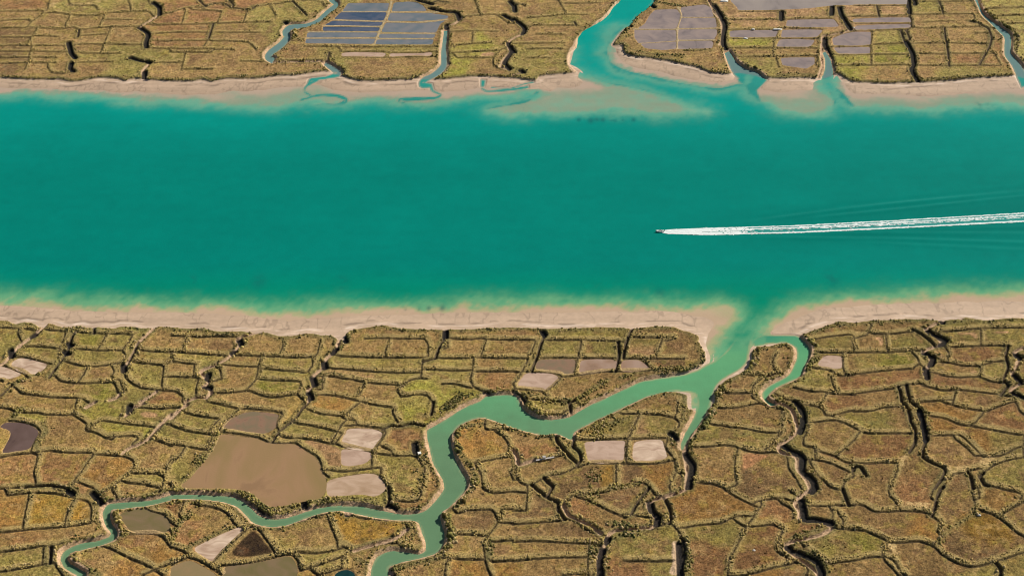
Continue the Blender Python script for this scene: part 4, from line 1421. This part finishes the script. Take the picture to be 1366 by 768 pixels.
# ------------------------------------------------------------------ boat
def solid(name, rgb, rough=.4, spec=.5):
    m, nt, b = newmat(name, rough, spec)
    g = nt.nodes.new('ShaderNodeNewGeometry'); n = nt.nodes.new('ShaderNodeTexNoise'); n.inputs['Scale'].default_value = 4; n.inputs['Detail'].default_value = 5
    nt.links.new(g.outputs['Position'], n.inputs['Vector'])
    r = nt.nodes.new('ShaderNodeValToRGB'); r.color_ramp.elements[0].color = (*[v*.8 for v in rgb], 1); r.color_ramp.elements[1].color = (*[min(1, v*1.1) for v in rgb], 1)
    nt.links.new(n.outputs['Fac'], r.inputs[0]); nt.links.new(r.outputs[0], b.inputs['Base Color']); return m
MW = solid('white_gelcoat', (.8, .8, .78), .25); MD = solid('dark_plastic', (.02, .022, .028), .4); MDK = solid('deck_grey', (.6, .6, .58), .7)
MGL = solid('smoked_glass', (.03, .04, .045), .08); MSK = solid('skin', (.45, .27, .19), .6); MCL = solid('navy_cloth', (.03, .035, .07), .9)
MTB = solid('weathered_timber', (.52, .48, .44), .85); MTD = solid('dark_timber', (.14, .11, .09), .9); MWH = solid('white_render', (.85, .83, .76), .8)
def part(name, bm, mat, parent=None, smooth_=False, loc=None):
    bmesh.ops.recalc_face_normals(bm, faces=bm.faces)
    me = bpy.data.meshes.new(name); bm.to_mesh(me); bm.free(); me.materials.append(mat)
    if smooth_:
        for p in me.polygons: p.use_smooth = True
    o = bpy.data.objects.new(name, me); COL.objects.link(o)
    if parent: o.parent = parent
    if loc: o.location = loc
    return o
def root(name, loc, rz, label, cat, group=None):
    o = bpy.data.objects.new(name, None); COL.objects.link(o); o.location = loc; o.rotation_euler = (0, 0, rz); o['label'] = label; o['category'] = cat
    if group: o['group'] = group
    return o
def box(bm, x0, x1, y0, y1, z0, z1, bev=.03, top=1.0):
    r = bmesh.ops.create_cube(bm, size=1); vs = r['verts']
    for v in vs:
        f = top if v.co.z > 0 else 1
        v.co = ((x0+x1)/2+v.co.x*(x1-x0)*f, (y0+y1)/2+v.co.y*(y1-y0)*f, z0 if v.co.z < 0 else z1)
    if bev: bmesh.ops.bevel(bm, geom=list({e for v in vs for e in v.link_edges}), offset=bev, segments=2, affect='EDGES')
def loft(bm, rings, cap=True):
    R = [[bm.verts.new(p) for p in r] for r in rings]; n = len(R[0])
    for a, b in zip(R, R[1:]):
        for k in range(n): bm.faces.new([a[k], a[(k+1) % n], b[(k+1) % n], b[k]])
    if cap: bm.faces.new(R[0]); bm.faces.new(R[-1][::-1])
g = ground([880.5, 309])[0]
boat = root('motorboat', (g[0], g[1], .1), math.pi+.03, 'small white open motorboat speeding left across the green river ahead of its wake', 'boat')
def hull_sec(x):
    t = (x+3.1)/6.6; t = min(max(t, 0), 1); w = 1.2*(1-max(0, (t-.45)/.55)**2.2)+.02; k = -.25+.55*max(0, (t-.5)/.5)**2; zz = .62+.42*t**2+.10*t
    return w, k, zz
rings = []
for x in np.linspace(-3.1, 3.5, 16):
    w, k, zz = hull_sec(x); rings.append([(x, -w, zz), (x, -w*.9, k+.35), (x, 0, k), (x, w*.9, k+.35), (x, w, zz), (x, w*.82, zz), (x, w*.78, max(k+.45, .3)), (x, -w*.78, max(k+.45, .3)), (x, -w*.82, zz)])
bm = bmesh.new(); loft(bm, rings); part('hull', bm, MW, boat)
bm = bmesh.new(); rr_ = []
for x in np.linspace(1.3, 3.4, 7):
    w, k, zz = hull_sec(x); rr_.append([(x, -w*.84, zz-.03), (x, w*.84, zz-.03), (x, w*.5, zz+.09), (x, -w*.5, zz+.09)])
loft(bm, rr_); part('bow_deck', bm, MW, boat)
bm = bmesh.new()
for k in range(4): box(bm, -2.9, 1.2, -.85+k*.43, -.45+k*.43, .32, .36, .01)
part('deck', bm, MDK, boat)
bm = bmesh.new(); box(bm, .1, .9, -.42, .42, .34, 1.25, .08, .85); cs = part('console', bm, MW, boat)
bm = bmesh.new(); loft(bm, [[(.75, -.42, 1.22), (.78, -.42, 1.22), (.50, -.36, 1.68), (.47, -.36, 1.68)], [(.85, 0, 1.22), (.88, 0, 1.22), (.56, 0, 1.7), (.53, 0, 1.7)], [(.75, .42, 1.22), (.78, .42, 1.22), (.50, .36, 1.68), (.47, .36, 1.68)]]); part('windscreen', bm, MGL, cs)
bm = bmesh.new(); bmesh.ops.create_cone(bm, segments=20, radius1=.19, radius2=.19, depth=.04, cap_ends=True)
bmesh.ops.rotate(bm, verts=bm.verts, matrix=__import__('mathutils').Matrix.Rotation(math.radians(65), 3, 'Y')); bmesh.ops.translate(bm, verts=bm.verts, vec=(.02, 0, 1.2)); part('steering_wheel', bm, MD, cs)
bm = bmesh.new(); box(bm, -1.35, -.75, -.45, .45, .36, .85, .07); box(bm, -1.42, -1.28, -.45, .45, .86, 1.25, .05); part('helm_seat', bm, MDK, boat)
bm = bmesh.new(); box(bm, -2.9, -2.4, -.9, .9, .37, .75, .07); part('stern_bench', bm, MW, boat)
bm = bmesh.new(); box(bm, -3.65, -3.05, -.24, .24, .8, 1.45, .12, .8); box(bm, -3.5, -3.15, -.12, .12, -.3, .85, .04); box(bm, -3.75, -3.15, -.2, .2, -.02, .03, .01); mot = part('outboard_motor', bm, MD, boat)
bm = bmesh.new(); bmesh.ops.create_cone(bm, segments=3, radius1=.22, radius2=.2, depth=.06, cap_ends=True)
bmesh.ops.rotate(bm, verts=bm.verts, matrix=__import__('mathutils').Matrix.Rotation(math.pi/2, 3, 'Y')); bmesh.ops.translate(bm, verts=bm.verts, vec=(-3.72, 0, -.35)); part('propeller', bm, MD, mot)
for s in (-1, 1):
    bm = bmesh.new(); pr = None; pts_ = [(x, s*hull_sec(x)[0]*.9, hull_sec(x)[2]+(.30 if x > 1.35 else 0)) for x in np.linspace(1.2, 3.35, 9)]
    for a, b in zip(pts_, pts_[1:]):
        a = np.array(a); b = np.array(b); d = b-a; L = np.linalg.norm(d)
        r = bmesh.ops.create_cone(bm, segments=8, radius1=.02, radius2=.02, depth=L); M_ = __import__('mathutils').Vector(d).to_track_quat('Z', 'Y').to_matrix()
        bmesh.ops.rotate(bm, verts=r['verts'], matrix=M_); bmesh.ops.translate(bm, verts=r['verts'], vec=(a+b)/2)
    part('bow_rail', bm, MTB, boat)

# person at the helm, body grown from a skeleton
def person(loc, rz):
    J = {'pel': (0, 0, .93, .14), 'sp': (.02, 0, 1.15, .14), 'ch': (.05, 0, 1.36, .16), 'nk': (.07, 0, 1.50, .06), 'hd': (.10, 0, 1.62, .095), 'tp': (.10, 0, 1.73, .075)}
    E_ = [('pel', 'sp'), ('sp', 'ch'), ('ch', 'nk'), ('nk', 'hd'), ('hd', 'tp')]
    for s, t in ((-1, 'l'), (1, 'r')):
        J.update({'sh'+t: (.05, s*.19, 1.42, .07), 'el'+t: (.22, s*.27, 1.20, .048), 'wr'+t: (.46, s*.16, 1.14, .034), 'ha'+t: (.54, s*.14, 1.15, .035),
                  'hp'+t: (0, s*.10, .86, .10), 'kn'+t: (.07, s*.14, .47, .065), 'an'+t: (.0, s*.16, .09, .045), 'ft'+t: (.17, s*.18, .04, .04)})
        E_ += [('ch', 'sh'+t), ('sh'+t, 'el'+t), ('el'+t, 'wr'+t), ('wr'+t, 'ha'+t), ('pel', 'hp'+t), ('hp'+t, 'kn'+t), ('kn'+t, 'an'+t), ('an'+t, 'ft'+t)]
    ks = list(J); me = bpy.data.meshes.new('person'); me.from_pydata([J[k][:3] for k in ks], [(ks.index(a), ks.index(b)) for a, b in E_], [])
    o = bpy.data.objects.new('person', me); COL.objects.link(o); md = o.modifiers.new('skin', 'SKIN'); o.modifiers.new('sub', 'SUBSURF').levels = 1
    for k, v in zip(ks, me.skin_vertices[0].data): v.radius = (J[k][3], J[k][3]); v.use_root = (k == 'pel')
    o.modifiers['sub'].render_levels = 1
    dg = bpy.context.evaluated_depsgraph_get(); m2 = bpy.data.meshes.new_from_object(o.evaluated_get(dg)); o.modifiers.clear(); o.data = m2
    m2.materials.clear(); m2.materials.append(MSK); m2.materials.append(MCL)
    for p in m2.polygons:
        cz = p.center; p.use_smooth = True; p.material_index = 1 if (.08 < cz.z < 1.47 and not (cz.x > .3 and cz.z > 1)) else 0
    o.location = loc; o.rotation_euler = (0, 0, rz); o['label'] = 'person in dark clothes standing at the helm of the motorboat'; o['category'] = 'person'
    bm = bmesh.new(); bmesh.ops.create_uvsphere(bm, u_segments=12, v_segments=8, radius=.115); bmesh.ops.scale(bm, verts=bm.verts, vec=(1, .9, 1))
    bmesh.ops.delete(bm, geom=[v for v in bm.verts if v.co.z < -.02 and v.co.x > -.03], context='VERTS'); part('hair', bm, MD, o, True, (.085, 0, 1.68))
    return o
ca_, sa_ = math.cos(math.pi+.03), math.sin(math.pi+.03)
person((g[0]-.45*ca_, g[1]-.45*sa_, .1+.36), math.pi+.03)
# ------------------------------------------------------------------ small structures on the marsh
def zat(x, y):
    jj_ = np.searchsorted(ys, y); ii_ = int(round((x/hw[jj_]+1)/2*(NX-1))); return float(Z[jj_-1:jj_+2, ii_-1:ii_+2].max())
a, b = ground([[715, 614.5], [739.5, 610]], 2.0); mid_ = (a+b)/2; L = float(np.hypot(*(b-a))); rz = math.atan2(b[1]-a[1], b[0]-a[0])
jt = root('timber_landing', (mid_[0], mid_[1], 2.1), rz, 'long pale weathered timber landing lying along an earth bank beside a reddish plot', 'landing stage')
bm = bmesh.new()
for k in range(int(L/.32)):
    x = -L/2+k*.32; box(bm, x, x+.27, -.62+random.uniform(-.08, .05), .62+random.uniform(-.05, .1), .55+random.uniform(-.02, .02), .62, .01)
part('planking', bm, MTB, jt)
for s in (-1, 1):
    bm = bmesh.new(); box(bm, -L/2, L/2, s*.5-.07, s*.5+.07, .40, .545, .02); part('beam', bm, MTD, jt)
for k in range(5):
    for s in (-1, 1):
        bm = bmesh.new(); x = -L/2+.4+k*(L-.8)/4; box(bm, x-.08, x+.08, s*.5-.08, s*.5+.08, -1.3, .39, .02); part('post', bm, MTD, jt)
bm = bmesh.new(); box(bm, -1.5, .3, -.2, 1.3, .63, 1.9, .04); sh = part('locker', bm, MWH, jt)
bm = bmesh.new(); loft(bm, [[(-1.6, -.35, 1.9), (-1.6, 1.45, 1.9), (-1.6, .55, 2.3)], [(.4, -.35, 1.9), (.4, 1.45, 1.9), (.4, .55, 2.3)]]); part('lid', bm, MTB, sh)
def hut(px, w_, d_, h_, lb, rz=.3, grp=None):
    g_ = ground(px, 1.8)[0]; z = zat(*g_)-.15
    t = root('sluice_hut', (g_[0], g_[1], z), rz, lb, 'hut', grp)
    bm = bmesh.new(); box(bm, -w_/2, w_/2, -d_/2, d_/2, 0, h_, .03); wl = part('wall', bm, MWH, t)
    bm = bmesh.new(); box(bm, -w_/2-.12, w_/2+.12, -d_/2-.12, d_/2+.12, h_+.003, h_+.14, .02); part('roof', bm, MWH, t)
    bm = bmesh.new(); box(bm, -.35, .35, -d_/2-.04, -d_/2-.004, .05, min(1.7, h_*.85), .01); dr = part('door', bm, MTD, t)
    bm = bmesh.new(); box(bm, .2, .28, -d_/2-.09, -d_/2-.043, .8, .9, .01); part('handle', bm, MTB, dr)
hut([559.6, 606], 1.9, 1.9, 1.5, 'tiny square white hut between the brown plot and the green creek')
def heap(px, w_, d_, h_, lb, seed):
    g_ = ground(px, 1.8)[0]; z = zat(*g_)-.2
    bm = bmesh.new(); bmesh.ops.create_icosphere(bm, subdivisions=3, radius=1); r_ = random.Random(seed)
    for v in bm.verts:
        k = 1+.18*math.sin(v.co.x*5+seed)*math.cos(v.co.y*6+seed)+r_.uniform(-.05, .05)
        v.co = (v.co.x*w_/2*k, v.co.y*d_/2*k, max(-.1, v.co.z)*h_*k)
    o = part('salt_heap', bm, MWH, None, True, (g_[0], g_[1], z)); o['label'] = lb; o['category'] = 'salt heap'; o['group'] = 'white salt heaps by the pans'
heap([1037, 39.5], 9, 2.4, 1.0, 'longest white salt heap, at the corner where mauve pans meet', 1)
heap([1004.5, 39.5], 3.4, 1.8, .8, 'small white salt heap on the upper bank of the mauve pan', 2)
heap([994.8, 51.3], 4.0, 2.2, .9, 'white salt heap on the bank between mauve pan and bright green plot', 3)
heap([966, 1.6], 8, 3.4, 1.2, 'white salt heap at the top edge beside the dark winding ditch', 4)
heap([1306, 686.5], 2.6, 1.2, .7, 'small white salt heap at the top of a dark green and orange plot', 5)
heap([1006, 733], 1.9, 1.4, .6, 'lone small white heap in the middle of a brown plot', 6)
heap([1139, 37.5], 1.8, 1.4, .7, 'small white salt heap at the left end of a long narrow pan', 7)
# ------------------------------------------------------------------ light
w = bpy.data.worlds.new('World'); scene.world = w; w.use_nodes = True; nt = w.node_tree
sky = nt.nodes.new('ShaderNodeTexSky'); sky.sky_type = 'NISHITA'; sky.sun_disc = False
SUN_EL = math.radians(33); sd_ = np.array([.80, .60])
sky.sun_elevation = SUN_EL; sky.sun_rotation = math.atan2(sd_[0], sd_[1])
bg = nt.nodes['Background']; bg.inputs['Strength'].default_value = .05; nt.links.new(sky.outputs[0], bg.inputs[0])
sl_ = bpy.data.lights.new('sun', 'SUN'); sl_.energy = 5.0; sl_.angle = math.radians(.5); sl_.color = (1, .93, .82)
so = bpy.data.objects.new('sun', sl_); COL.objects.link(so)
from mathutils import Vector
dv = Vector((sd_[0]*math.cos(SUN_EL), sd_[1]*math.cos(SUN_EL), math.sin(SUN_EL))); so.rotation_euler = dv.to_track_quat('Z', 'Y').to_euler()
scene.cycles.filter_width = 1.0
vs_ = scene.view_settings; vs_.view_transform = 'Standard'; vs_.look = 'None'; vs_.gamma = 1; vs_.use_curve_mapping = False; vs_.exposure = EXPO
